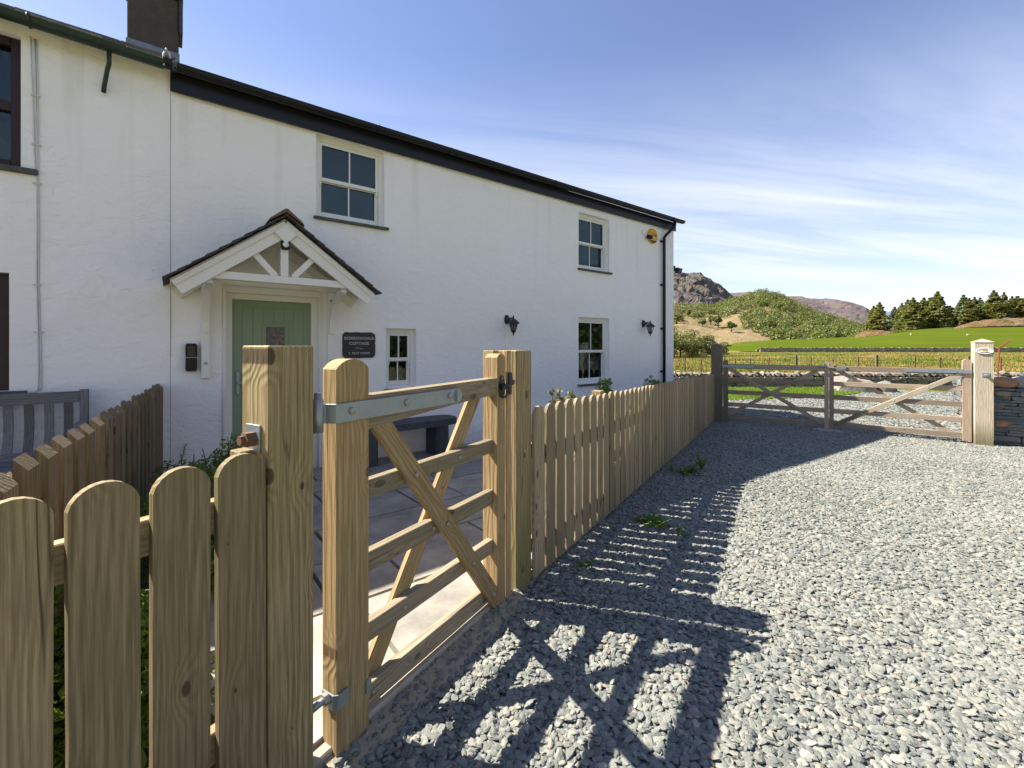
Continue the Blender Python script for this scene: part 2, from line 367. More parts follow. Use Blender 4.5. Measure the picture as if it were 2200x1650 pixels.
# ------------------------------------------------------------------ ground
def grid_mesh(xs, ys, zf, smooth=True):
    vs = []; nx = len(xs); ny = len(ys)
    for y in ys:
        for x in xs: vs.append((x, y, zf(x, y)))
    fs = [(j * nx + i, j * nx + i + 1, (j + 1) * nx + i + 1, (j + 1) * nx + i) for j in range(ny - 1) for i in range(nx - 1)]
    return mesh_from(vs, fs, smooth=smooth)
def sm(a, b, x): t = min(1, max(0, (x - a) / (b - a))); return t * t * (3 - 2 * t)
def pz(px, py, Y): return EYE - (py - HY) * Y / FPX

def rough_mat():
    t = NT('rough_grassland'); p = world_pos(t)
    a = t.noise(t.scale(p, (.07, .20, 1)), 1., 6., .7, .6); b = t.noise(p, 1.3, 5., .7)
    colr = t.ramp(t.math('ADD', t.math('MULTIPLY', a, .75), t.math('MULTIPLY', b, .25)), [(.40, (.085, .12, .018)), (.50, (.14, .155, .03)), (.535, (.24, .175, .06)), (.59, (.32, .20, .08)), (.68, (.22, .20, .06))])
    return t.done(colr, .95, t.bump(b, 1., .25), spec=.1)
def pasture_mat():
    t = NT('bright_pasture'); p = world_pos(t)
    a = t.noise(t.scale(p, (.03, .05, 1)), 1., 5., .55); b = t.noise(p, .8, 4., .6)
    colr = t.mix(t.rng(a, .35, .65), (.066, .090, .010), (.086, .110, .013))
    colr = t.mix(t.rng(b, .4, .8, 0, .4), colr, (.055, .082, .006))
    return t.done(colr, 1., t.bump(b, .6, .1), spec=0.)
M_rough = rough_mat(); M_pasture = pasture_mat()
def zground(x, y):
    r = y
    z = -.52 + .24 * sm(16.5, 18.2, r) + .26 * sm(25, 95, r)
    z += .10 * mnoise.noise(Vector((x * .12, y * .12, 0))) * sm(19, 30, r)
    if y > 95: z += (y - 95) * .004
    return z
xs = [-4000, -1200, -400, -150, -60, -30] + [-20 + 1.6 * i for i in range(56)] + [72 + 6 * i for i in range(20)] + [220, 320, 600, 1500, 5000]
ys = [-4000, -1200, -300, -80, -30, -12, -4, 0, 4, 8, 12] + [15 + .8 * i for i in range(14)] + [27 + 2.2 * i for i in range(32)] + [105, 125, 160, 200, 260, 340, 480, 800, 1600, 5000]
gr = put('ground', grid_mesh(xs, ys, lambda x, y: zground(x, y) - (3.5 if y > 110 and x / max(y, 1) > .47 else 0)), M_rough); tagit(gr, kind='structure')
CREST = [(1200, 742), (1500, 742), (1557, 741), (1578, 737), (1647, 731), (1751, 728), (1837, 723), (1920, 713), (1993, 706), (2096, 700.6), (2200, 699), (2500, 694), (3600, 690)]
def crest(px, prof=CREST): return float(np.interp(px, [a for a, _ in prof], [b for _, b in prof]))
def zpast(x, y):
    px = CX + FPX * x / y
    zc = pz(px, crest(px), 262); t = (y - 101) / 161.
    if t <= 1: z = .02 + (zc - .02) * (.55 * t + .45 * t * t) if t > 0 else .02
    else: z = zc + (y - 262) * .012
    return z + .18 * mnoise.noise(Vector((x * .03, y * .03, 3)))
pv = []; pf = []; cols_ = [1553 + i * 14 for i in range(150)]; rows_ = [101 + i * 5.6 for i in range(30)] + [275, 300, 340, 400, 520]
for y in rows_:
    for px in cols_:
        e = 1 - sm(1553, 1600, px); yy = y
        x = (px - CX) / FPX * yy + 6 * e * math.sin(y * .03); pv.append((x, yy, zpast((px - CX) / FPX * yy, yy) - .5 * e))
nC = len(cols_)
pf = [(j * nC + i, j * nC + i + 1, (j + 1) * nC + i + 1, (j + 1) * nC + i) for j in range(len(rows_) - 1) for i in range(nC - 1)]
tagit(put('pasture', mesh_from(pv, pf, smooth=True), M_pasture), kind='structure')

# hills behind
def hill(name, prof, Y0, Y1, Yb, px0, px1, ncol, nrow, amp, fr, mat, pw=1.0, base=743, kind='structure'):
    vs = []
    for j in range(nrow):
        t = j / (nrow - 1)
        for i in range(ncol):
            px = px0 + (px1 - px0) * i / (ncol - 1)
            y = Y0 + (Y1 - Y0) * min(t / .8, 1) + (Yb - Y1) * max(0, (t - .8) / .2)
            zc = pz(px, crest(px, prof), Y1); zb = pz(px, base, Y0)
            if t <= .8: z = zb + (zc - zb) * (t / .8) ** pw
            else: z = zc - (zc + 5) * ((t - .8) / .2) ** 1.5
            x = (px - CX) / FPX * y
            n_ = mnoise.fractal(Vector((x * fr, y * fr, 5.)), .9, 2.1, 6)
            z += amp * n_ * sm(0, .15, t); y2 = y + amp * 1.2 * mnoise.fractal(Vector((x * fr, 9., z * fr)), .9, 2.1, 4)
            vs.append((x, y2, z))
    fs = [(j * ncol + i, j * ncol + i + 1, (j + 1) * ncol + i + 1, (j + 1) * ncol + i) for j in range(nrow - 1) for i in range(ncol - 1)]
    o = put(name, mesh_from(vs, fs, smooth=False), mat); tagit(o, kind=kind); return o
def hill_mat(name, cols, sc_, steep=None):
    t = NT(name); p = world_pos(t); a = t.noise(t.scale(p, (sc_, sc_, sc_ * 2)), 1., 8., .65, .5)
    colr = t.ramp(a, cols)
    if steep:
        nz = t.n('ShaderNodeSeparateXYZ', {0: t.n('ShaderNodeNewGeometry').outputs['Normal']}).outputs[2]
        colr = t.mix(t.rng(t.math('ADD', nz, t.math('MULTIPLY', a, .5)), steep[0], steep[1]), colr, steep[2])
    return t.done(colr, .95, t.bump(t.noise(p, sc_ * 8, 6., .7), 1., 2.), spec=.1)
M_fell = hill_mat('purple_fell', [(.35, (.085, .075, .085)), (.5, (.15, .115, .11)), (.62, (.125, .125, .07)), (.75, (.19, .15, .12))], .006)
M_crag = hill_mat('crag_rock', [(.32, (.04, .037, .042)), (.46, (.09, .078, .08)), (.56, (.145, .122, .112)), (.7, (.06, .066, .038))], .03, (1.05, 1.22, (.11, .10, .045)))
M_slope = hill_mat('bracken_slope', [(.3, (.11, .10, .04)), (.47, (.20, .15, .075)), (.6, (.26, .195, .105)), (.75, (.13, .13, .045))], .02)
M_blue = hill_mat('haze_blue_fell', [(.3, (.12, .15, .19)), (.7, (.16, .19, .22))], .003)  # distance haze is put into this hill's colour as a pale blue tint
P_fell = [(150, 744), (500, 690), (900, 640), (1400, 650), (1500, 640), (1560, 627), (1610, 627), (1660, 631), (1720, 635), (1780, 644), (1830, 651), (1862, 661), (1900, 683), (1950, 705), (2050, 725), (2300, 735)]
P_crag = [(200, 744), (600, 690), (900, 640), (1200, 600), (1380, 588), (1447, 584), (1480, 582), (1503, 583), (1520, 592), (1540, 608), (1560, 624), (1582, 645), (1610, 668), (1680, 700), (1800, 735)]
P_wood = [(100, 744), (500, 700), (900, 655), (1300, 660), (1447, 660), (1540, 662), (1580, 650), (1606, 642), (1640, 634), (1668, 640), (1700, 652), (1745, 672), (1790, 688), (1850, 706), (1920, 722), (2100, 733), (2400, 736)]
P_blue = [(1500, 742), (1800, 672), (1900, 664), (1960, 668), (2100, 690), (2400, 700), (3000, 720)]
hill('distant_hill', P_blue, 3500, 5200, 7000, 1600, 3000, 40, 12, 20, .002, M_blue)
hill('fell', P_fell, 1500, 2500, 3200, 150, 2300, 210, 40, 26, .004, M_fell)
hill('crag', P_crag, 800, 1150, 1600, 200, 1800, 330, 90, 22, .012, M_crag, .75)
hill('wooded_hill', P_wood, 300, 700, 900, 100, 2500, 220, 50, 5, .015, M_slope)
def zwood(px, y):
    t = (y - 300) / 400.; zc = pz(px, crest(px, P_wood), 700); zb = pz(px, 743, 300)
    x = (px - CX) / FPX * y
    return zb + (zc - zb) * t + 5 * mnoise.fractal(Vector((x * .015, y * .015, 5.)), .9, 2.1, 6) * sm(0, .15, t * .8)

# ------------------------------------------------------------------ foliage builders
def leaf_cloud(centres, n_each, size, squash=1., seed=1, tri=True, aspect=.6, up=.3):
    """many small leaf faces filling ellipsoidal clumps; centres: (x,y,z,rx,ry,rz)"""
    r = np.random.default_rng(seed); C_ = np.array(centres, float)
    idx = np.repeat(np.arange(len(C_)), n_each); n = len(idx)
    d = r.normal(size=(n, 3)); d /= np.linalg.norm(d, axis=1)[:, None]; rad = r.uniform(.45, 1., n) ** .5
    p = C_[idx, :3] + d * rad[:, None] * C_[idx, 3:6]
    nrm = d + r.normal(size=(n, 3)) * .7 + np.array([0, 0, up]); nrm /= np.linalg.norm(nrm, axis=1)[:, None]
    a = np.cross(nrm, r.normal(size=(n, 3))); a /= np.linalg.norm(a, axis=1)[:, None]; b = np.cross(nrm, a)
    s = size * r.uniform(.6, 1.4, n)[:, None]
    if tri:
        V = np.stack([p - a * s * .5, p + b * s * aspect, p + a * s * .5, p - b * s * aspect], 1)
    else: V = np.stack([p - a * s - b * s, p + a * s - b * s, p + a * s + b * s, p - a * s + b * s], 1)
    V = V.reshape(-1, 3); me = bpy.data.meshes.new('leaves')
    me.vertices.add(len(V)); me.vertices.foreach_set('co', V.astype('f').ravel())
    me.loops.add(len(V)); me.loops.foreach_set('vertex_index', np.arange(len(V), dtype='i'))
    me.polygons.add(n); me.polygons.foreach_set('loop_start', np.arange(0, len(V), 4, dtype='i'))
    me.update(calc_edges=True); return me
def limb_mesh(h, r0, seed, nb=7, spread=.35, start=.35):
    rr = random.Random(seed); m = MB(); tips = []
    pts = [Vector((rr.uniform(-.02, .02) * h * k / 5, rr.uniform(-.02, .02) * h * k / 5, h * k / 5)) for k in range(6)]
    m.add(*tube(pts, r0, 7, rs=[r0 * (1 - .16 * k) for k in range(6)]))
    for i in range(nb):
        z = h * (start + (1 - start) * i / nb * .9); a = i * 2.4 + rr.uniform(-.4, .4); L = h * spread * rr.uniform(.7, 1.1)
        p0 = Vector((0, 0, z)); p1 = p0 + Vector((math.cos(a) * L * .5, math.sin(a) * L * .5, L * .35)); p2 = p0 + Vector((math.cos(a) * L, math.sin(a) * L, L * .6))
        m.add(*tube([p0, p1, p2], .1, 5, rs=[r0 * .45, r0 * .3, r0 * .1])); tips.append(p2)
    return m.mesh(True), tips
# individual conifers on the crest
def conifer_meshes(seed, kind):
    rr = random.Random(seed); cs = []
    h = 1.0
    tr = MB(); tr.add(*tube([(0, 0, 0), (0.004, 0, .5), (0, 0, .97)], .02, 6, rs=[.018, .012, .002]))
    layers = 17 if kind == 'spruce' else 11
    for k in range(layers):
        f = k / (layers - 1)
        z = (.05 if kind == 'spruce' else .32) + (.93 if kind == 'spruce' else .62) * f
        w = (.27 * (1 - f) ** .72 + .014) if kind == 'spruce' else .19 * math.sin(math.pi * (.25 + .72 * f)) + .02
        w *= rr.uniform(.78, 1.15); nb = 7 if w > .08 else 4
        for b in range(nb):
            a = rr.uniform(0, 6.28); cs.append((math.cos(a) * w * .62, math.sin(a) * w * .62, z - w * .22, w * .45, w * .45, .022 + .018 * rr.random()))
            if w > .08:
                tr.add(*tube([(0, 0, z), (math.cos(a) * w * .7, math.sin(a) * w * .7, z - w * .2)], .003, 3))
    return tr.mesh(True), leaf_cloud(cs, 60, .040, seed=seed, aspect=.42, up=.1)
CON = [conifer_meshes(11, 'spruce'), conifer_meshes(12, 'spruce'), conifer_meshes(13, 'spruce'), conifer_meshes(14, 'pine'), conifer_meshes(15, 'pine')]
def conifer(px, base_py, top_py, Y, k, label, mat=None, wide=1.):
    x = (px - CX) / FPX * Y; zb = pz(px, base_py, Y) - .6; hh = pz(px, top_py, Y) - zb
    t = thing('conifer_tree' if k < 3 else 'pine_tree', label, 'tree', (x, Y, zb), 'conifers on the crest of the green field', rz=px * .7)
    S = Matrix.Diagonal((hh * wide * 1.14, hh * wide * 1.14, hh, 1))
    tm, lm = CON[k]
    put('trunk', tm, M_bark, t, WM[t] @ S)
    put('crown', lm, mat or (M_conifer if k < 3 else M_conifer2), t, WM[t] @ S)
TREES = [
 (1877, 722, 658, 262, 0, 'left one of the two conifers standing apart at the left end of the row', 1.1),
 (1889, 722, 650, 258, 1, 'right, taller one of the two conifers standing apart on the bracken mound', 1.15),
 (1922, 716, 657, 300, 3, 'thin pale pine just right of the pair of conifers that stand apart', .8),
 (1938, 714, 652, 285, 0, 'short conifer at the left edge of the big dark clump', 1.1),
 (1950, 713, 645, 280, 2, 'second conifer from the left in the big dark clump', 1.15),
 (1961, 712, 640, 268, 1, 'conifer with a pointed top left of the middle of the big dark clump', 1.2),
 (1974, 712, 651, 275, 0, 'low broad conifer in the dip of the big dark clump', 1.2),
 (1985, 710, 641, 282, 2, 'conifer with a broad crown in the middle of the big dark clump', 1.25),
 (2000, 709, 637, 290, 4, 'round topped pine behind the big dark clump', 1.3),
 (2014, 708, 627, 268, 1, 'tallest pointed conifer of the big dark clump', 1.15),
 (2025, 706, 645, 276, 2, 'conifer leaning on the right side of the tallest one', 1.0),
 (2040, 704, 655, 290, 4, 'bright green low tree in the gap right of the big dark clump', 1.3),
 (2058, 702, 651, 285, 0, 'conifer left of the tall thin pine', 1.1),
 (2071, 700, 631, 280, 3, 'tall thin blue green pine with a bare lower trunk', .9),
 (2083, 700, 641, 275, 1, 'conifer directly right of the tall thin pine', 1.15),
 (2094, 699, 639, 284, 2, 'conifer left of the narrow pine top', 1.15),
 (2106, 698, 637, 300, 3, 'narrow pine whose top shows between two dark conifers', .7),
 (2120, 698, 645, 290, 4, 'low round pine beside the tall conifer above the post', 1.1),
 (2136, 696, 624, 272, 1, 'tall pointed conifer above the big pale gatepost', 1.15),
 (2146, 696, 638, 285, 0, 'conifer squeezed behind the tall pointed one above the gatepost', 1.1),
 (2157, 695, 629, 276, 2, 'conifer with a thin top right of the pale gatepost', 1.0),
 (2174, 694, 637, 280, 0, 'broad conifer third from the right edge of the frame', 1.2),
 (2185, 694, 634, 286, 4, 'dark pine second from the right edge of the frame', 1.1),
 (2198, 694, 641, 275, 1, 'conifer cut by the right edge of the frame', 1.3),
 (2222, 694, 636, 280, 2, 'conifer just beyond the right edge of the frame', 1.2),
 (2250, 693, 640, 280, 0, 'conifer further beyond the right edge of the frame', 1.3)]
for a in TREES: conifer(a[0], a[1], a[2], a[3], a[4], a[5], None, a[6])
und = []
for i in range(70):
    px = random.uniform(1930, 2260); Y = random.uniform(285, 320); x = (px - CX) / FPX * Y
    und.append((x, Y, pz(px, crest(px) - 1, Y) + random.uniform(1, 5), 4.2, 4, 4.0))
tagit(put('underwood', leaf_cloud(und, 60, 1.1, seed=44), M_conifer), kind='stuff')
# woodland on the hill (a far-off mass) and single trees on the bare slope
cs = []; cs2 = []
for i in range(2600):
    px = random.uniform(1300, 2050); y = 300 + 400 * random.random() ** .8
    z = zwood(px, y); sy = HY - (z - EYE) * FPX / y
    lim = 672 + max(0, (1560 - px)) * .18 - 14 * mnoise.noise(Vector((px * .03, 2, 2)))
    bare = px < 1500 + (sy - 660) * 2.3 and sy > lim
    if bare: continue
    gap = mnoise.noise(Vector((px * .018, sy * .05, 7)))
    if gap < -.28: continue
    rr = random.uniform(3.2, 6.2) * (.75 + y / 1600); x = (px - CX) / FPX * y
    (cs if mnoise.noise(Vector((px * .01, sy * .02, 17))) + random.uniform(-.25, .35) > -.1 else cs2).append((x, y, z + rr * .6, rr, rr, rr * .9))
tagit(put('woodland', leaf_cloud(cs, 190, 1.15, seed=5, aspect=.5), M_wood_tree), kind='stuff')
tagit(put('bare_woodland', leaf_cloud(cs2, 150, 1.1, seed=6, aspect=.45), M_wood_brown), kind='stuff')
# trees on the bare brown slope, each its own thing
bm_trunk, _t = limb_mesh(1., .05, 3)
def crown_mesh(seed, n=10, ne=150, size=.09):
    rr = random.Random(seed); c = []
    for i in range(n):
        a = rr.uniform(0, 6.28); d = rr.uniform(0, .30); c.append((math.cos(a) * d, math.sin(a) * d, rr.uniform(.45, .85), rr.uniform(.14, .22), rr.uniform(.14, .22), rr.uniform(.12, .18)))
    return leaf_cloud(c, ne, size, seed=seed)
CROWNS = [crown_mesh(s) for s in (21, 22, 23)]
SL = [(1453, 695, 9, 'lone round tree low on the brown slope beside the cottage corner'), (1510, 702, 8, 'small round tree in the middle of the brown slope'), (1527, 697, 10, 'rounded tree beside the dark one on the brown slope'),
      (1543, 705, 12, 'widest of the single trees on the brown slope'), (1571, 712, 9, 'tree at the lower right of the brown slope'), (1480, 680, 9, 'tree high on the left of the brown slope')]
for i, (px, py, hh, lab) in enumerate(SL):
    Y = 420 - (py - 680) * 2.5
    for _ in range(30):  # march to the surface seen at this height
        z = zwood(px, Y); sy = HY - (z - EYE) * FPX / Y
        Y += (py - sy) * -1.6; Y = min(690, max(305, Y))
    x = (px - CX) / FPX * Y; t = thing('hillside_tree', lab, 'tree', (x, Y, zwood(px, Y) - .5), 'single trees on the brown slope', rz=i)
    S = Matrix.Diagonal((hh * 1.1, hh * 1.1, hh, 1)); put('trunk', bm_trunk, M_bark, t, WM[t] @ S); put('crown', CROWNS[i % 3], M_wood_tree, t, WM[t] @ S)
# hedge-like willow bushes beside the cottage corner
for i, (px, Y, w, h, lab) in enumerate([(1462, 62, 5.5, 4.2, 'olive green bush closest to the cottage corner'), (1495, 66, 4.6, 3.4, 'brownish leafless looking bush in the middle of the three'), (1527, 72, 4.4, 2.6, 'lowest bush at the left tip of the bright pasture'), (1420, 60, 6, 4.6, 'olive bush hidden behind the cottage')]):
    x = (px - CX) / FPX * Y; t = thing('bush', lab, 'bush', (x, Y, zground(x, Y)), 'bushes beyond the field fence')
    c = [(random.uniform(-.4, .4) * w, random.uniform(-.4, .4) * w, random.uniform(.08, .8) * h, w * .2, w * .2, h * .18) for _ in range(24)]
    put('foliage', leaf_cloud(c, 320, .15, seed=60 + i), M_wood_brown if i in (1, 2) else M_wood_tree, t, WM[t])
    tm, _ = limb_mesh(h * .9, .12, 70 + i, 8, .4, .1); put('stem', tm, M_bark, t, WM[t])
# mounds with rock on the crest
def knoll(name, px0, px1, Y, top, base, seed, label):
    vs = []; n = 40; m = 16
    for j in range(m):
        for i in range(n):
            px = px0 + (px1 - px0) * i / (n - 1); v = j / (m - 1); y = Y - 8 + 26 * v
            e = (math.sin(math.pi * i / (n - 1)) ** .55) * math.sin(math.pi * min(1, v * .6 + .02)) ** .6
            zb = pz(px, crest(px) + base, Y); zt = pz(px, top, Y)
            z = zb - 1 + (zt - zb + 1) * e + 1.1 * mnoise.fractal(Vector((px * .06, v * 4, seed)), .9, 2, 4) * e
            vs.append(((px - CX) / FPX * y, y, z))
    fs = [(j * n + i, j * n + i + 1, (j + 1) * n + i + 1, (j + 1) * n + i) for j in range(m - 1) for i in range(n - 1)]
    tagit(put(name, mesh_from(vs, fs), M_knoll), kind='structure')
M_knoll = hill_mat('bracken_knoll', [(.3, (.10, .10, .035)), (.5, (.22, .13, .055)), (.62, (.25, .21, .15)), (.75, (.10, .12, .03))], .12)
knoll('bracken_mound', 1832, 1935, 250, 708, 3, 1, '')
knoll('rocky_knoll', 2040, 2400, 258, 679, 3, 2, '')
for i, (px, py) in enumerate([(1957, 722), (2079, 728)]):
    Y = 215 if i == 0 else 190; x = (px - CX) / FPX * Y; z = zpast(x, Y)
    t = thing('sheep', ['white sheep grazing high on the bright pasture under the dark conifers', 'white sheep grazing lower on the bright pasture left of the pale gatepost'][i], 'sheep', (x, Y, z), 'sheep on the pasture')
    m = MB(); v, f = lathe([(.05, -.5), (.25, -.42), (.32, 0), (.28, .4), (.05, .5)], 8); m.add([Vector((a[2], a[0], a[1] + .6)) for a in v], f)
    v, f = lathe([(.03, -.15), (.11, 0), (.08, .15), (.02, .18)], 6); m.add([Vector((a[2] + .6, a[0], a[1] + .62)) for a in v], f)
    for lx in (-.3, .3):
        for ly in (-.12, .12): m.add(*tube([(lx, ly, 0), (lx, ly, .45)], .04, 5))
    put('fleece', m.mesh(True), M_cream, t, WM[t] @ Matrix.Scale(.8, 4))

# ------------------------------------------------------------------ drive gravel
def gravel_base_mat():
    t = NT('gravel_bed'); p = world_pos(t)
    v = t.n('ShaderNodeTexVoronoi', {'Vector': p, 'Scale': 42.}, feature='F1'); d = v.outputs['Distance']
    cell = t.n('ShaderNodeSeparateXYZ', {0: v.outputs['Color']}).outputs[0]
    colr = t.ramp(cell, [(0., (.10, .11, .105)), (.5, (.18, .192, .178)), (.85, (.225, .23, .205)), (1., (.30, .26, .21))])
    colr = t.n('ShaderNodeVectorMath', {0: colr, 'Scale': t.rng(t.noise(p, .7, 4.), .3, .7, .85, 1.12)}, operation='SCALE').outputs[0]
    return t.done(colr, .9, t.bump(t.math('SUBTRACT', 1., d), 1., .02), spec=.2)
M_gbed = gravel_base_mat()
def stone_mat():
    t = NT('slate_chipping'); rnd = t.n('ShaderNodeObjectInfo').outputs['Random']; p = world_pos(t)
    colr = t.ramp(rnd, [(0., (.105, .115, .103)), (.3, (.160, .170, .150)), (.6, (.200, .208, .180)), (.88, (.245, .246, .208)), (.96, (.28, .235, .18)), (1., (.40, .37, .31))])
    n = t.noise(p, 60., 4., .6)
    colr = t.n('ShaderNodeVectorMath', {0: colr, 'Scale': t.rng(n, .3, .7, .82, 1.18)}, operation='SCALE').outputs[0]
    colr = t.mix(t.rng(t.noise(p, .8, 3.), .42, .68, 0., .35), colr, (.28, .275, .235))
    return t.done(colr, .75, t.bump(n, .4, .003), spec=.3)
M_stone = stone_mat()
def gravel_gn(name, density, smin, smax, jz, seed):
    g = bpy.data.node_groups.new(name, 'GeometryNodeTree')
    g.interface.new_socket('Geometry', in_out='INPUT', socket_type='NodeSocketGeometry'); g.interface.new_socket('Geometry', in_out='OUTPUT', socket_type='NodeSocketGeometry')
    N = g.nodes; L = g.links; gi = N.new('NodeGroupInput'); go = N.new('NodeGroupOutput')
    dp = N.new('GeometryNodeDistributePointsOnFaces'); dp.inputs['Density'].default_value = density; dp.inputs['Seed'].default_value = seed
    L.new(gi.outputs[0], dp.inputs['Mesh'])
    join = N.new('GeometryNodeJoinGeometry')
    for k in range(7):
        ico = N.new('GeometryNodeMeshIcoSphere'); ico.inputs['Radius'].default_value = 1; ico.inputs['Subdivisions'].default_value = 2
        nz = N.new('ShaderNodeTexNoise'); nz.noise_dimensions = '4D'; nz.inputs['Scale'].default_value = .85; nz.inputs['Detail'].default_value = 1.; nz.inputs['W'].default_value = k * 13.7
        pos = N.new('GeometryNodeInputPosition'); L.new(pos.outputs[0], nz.inputs['Vector'])
        sub = N.new('ShaderNodeVectorMath'); sub.operation = 'SUBTRACT'; sub.inputs[1].default_value = (.5, .5, .5); L.new(nz.outputs['Color'], sub.inputs[0])
        mul = N.new('ShaderNodeVectorMath'); mul.operation = 'MULTIPLY'; mul.inputs[1].default_value = (2.0, 2.0, 1.5); L.new(sub.outputs[0], mul.inputs[0])
        sp = N.new('GeometryNodeSetPosition'); L.new(ico.outputs[0], sp.inputs[0]); L.new(mul.outputs[0], sp.inputs['Offset'])
        tf = N.new('GeometryNodeTransform'); L.new(sp.outputs[0], tf.inputs[0]); tf.inputs['Scale'].default_value = (1., .62 + .05 * (k % 3), .26 + .05 * (k % 3))
        ss = N.new('GeometryNodeSetShadeSmooth'); ss.inputs['Shade Smooth'].default_value = False; L.new(tf.outputs[0], ss.inputs[0])
        ms = N.new('GeometryNodeSetMaterial'); ms.inputs['Material'].default_value = M_stone; L.new(ss.outputs[0], ms.inputs[0])
        gt = N.new('GeometryNodeGeometryToInstance'); L.new(ms.outputs[0], gt.inputs[0]); L.new(gt.outputs[0], join.inputs[0])
    def rv(dt, lo, hi, sd):
        r = N.new('FunctionNodeRandomValue'); r.data_type = dt; r.inputs['Seed'].default_value = sd
        if dt == 'FLOAT_VECTOR': r.inputs[0].default_value = lo; r.inputs[1].default_value = hi; return r.outputs[0]
        r.inputs[2].default_value = lo; r.inputs[3].default_value = hi; return r.outputs[1]
    sp2 = N.new('GeometryNodeSetPosition'); L.new(dp.outputs['Points'], sp2.inputs[0]); L.new(rv('FLOAT_VECTOR', (0, 0, jz[0]), (0, 0, jz[1]), 3), sp2.inputs['Offset'])
    ip = N.new('GeometryNodeInstanceOnPoints'); L.new(sp2.outputs[0], ip.inputs['Points']); L.new(join.outputs[0], ip.inputs['Instance']); ip.inputs['Pick Instance'].default_value = True
    L.new(rv('FLOAT_VECTOR', (-.45, -.45, 0), (.45, .45, 6.28), 5), ip.inputs['Rotation'])
    L.new(rv('FLOAT', smin, smax, 9), ip.inputs['Scale'])
    j2 = N.new('GeometryNodeJoinGeometry'); L.new(ip.outputs[0], j2.inputs[0]); L.new(gi.outputs[0], j2.inputs[0]); L.new(j2.outputs[0], go.inputs[0])
    return g
def poly_grid(step, inside, zf, x0, x1, y0, y1, inv=None):
    vs = {}; fs = []; V = []
    nx = int((x1 - x0) / step) + 1; ny = int((y1 - y0) / step) + 1
    def vid(i, j):
        if (i, j) not in vs:
            x = x0 + i * step; y = y0 + j * step; vs[(i, j)] = len(V); V.append((x, y, zf(x, y)))
        return vs[(i, j)]
    for j in range(ny):
        for i in range(nx):
            if inside(x0 + (i + .5) * step, y0 + (j + .5) * step): fs.append((vid(i, j), vid(i + 1, j), vid(i + 1, j + 1), vid(i, j + 1)))
    return mesh_from(V, fs, smooth=True)
def fcoord(x, y): d = Vector((x, y, 0)) - FP; return d.dot(FD), d.dot(FN)
def gcoord(x, y): d = Vector((x, y, 0)) - GP; return d.dot(GD), d.dot(GN)
def gzn(x, y):
    return gz(x, y) + .012 * mnoise.noise(Vector((x * 1.3, y * 1.3, 0))) + .006 * mnoise.noise(Vector((x * 5, y * 5, 4)))
# stretch where the gravel meets the fence: base sheet in fence coordinates so that its edge is straight
def drive_mesh(ts, os_, extra=0):
    V = []; nt_ = len(ts)
    for o in os_:
        for t in ts:
            p = F(t, o); V.append((p.x, p.y, gzn(p.x, p.y) + extra))
    fs = [(j * nt_ + i, j * nt_ + i + 1, (j + 1) * nt_ + i + 1, (j + 1) * nt_ + i) for j in range(len(os_) - 1) for i in range(nt_ - 1)]
    fs = [f[::-1] for f in fs]
    return mesh_from(V, fs, smooth=True)
near = put('gravel', drive_mesh([-3.2 + .12 * i for i in range(112)], [-.02 + .12 * j for j in range(64)]), M_gbed); tagit(near, kind='stuff')
md = near.modifiers.new('stones', 'NODES'); md.node_group = gravel_gn('gravel_scatter', 3900., .0075, .0245, (-.005, .010), 1)
md2t = [10.24 + .4 * i for i in range(26)]
far = put('far_gravel', drive_mesh(md2t, [-3.2 + .4 * j for j in range(46)]), M_gbed); tagit(far, kind='stuff')
m2 = far.modifiers.new('stones', 'NODES'); m2.node_group = gravel_gn('gravel_scatter_far', 260., .02, .04, (-.004, .01), 2)

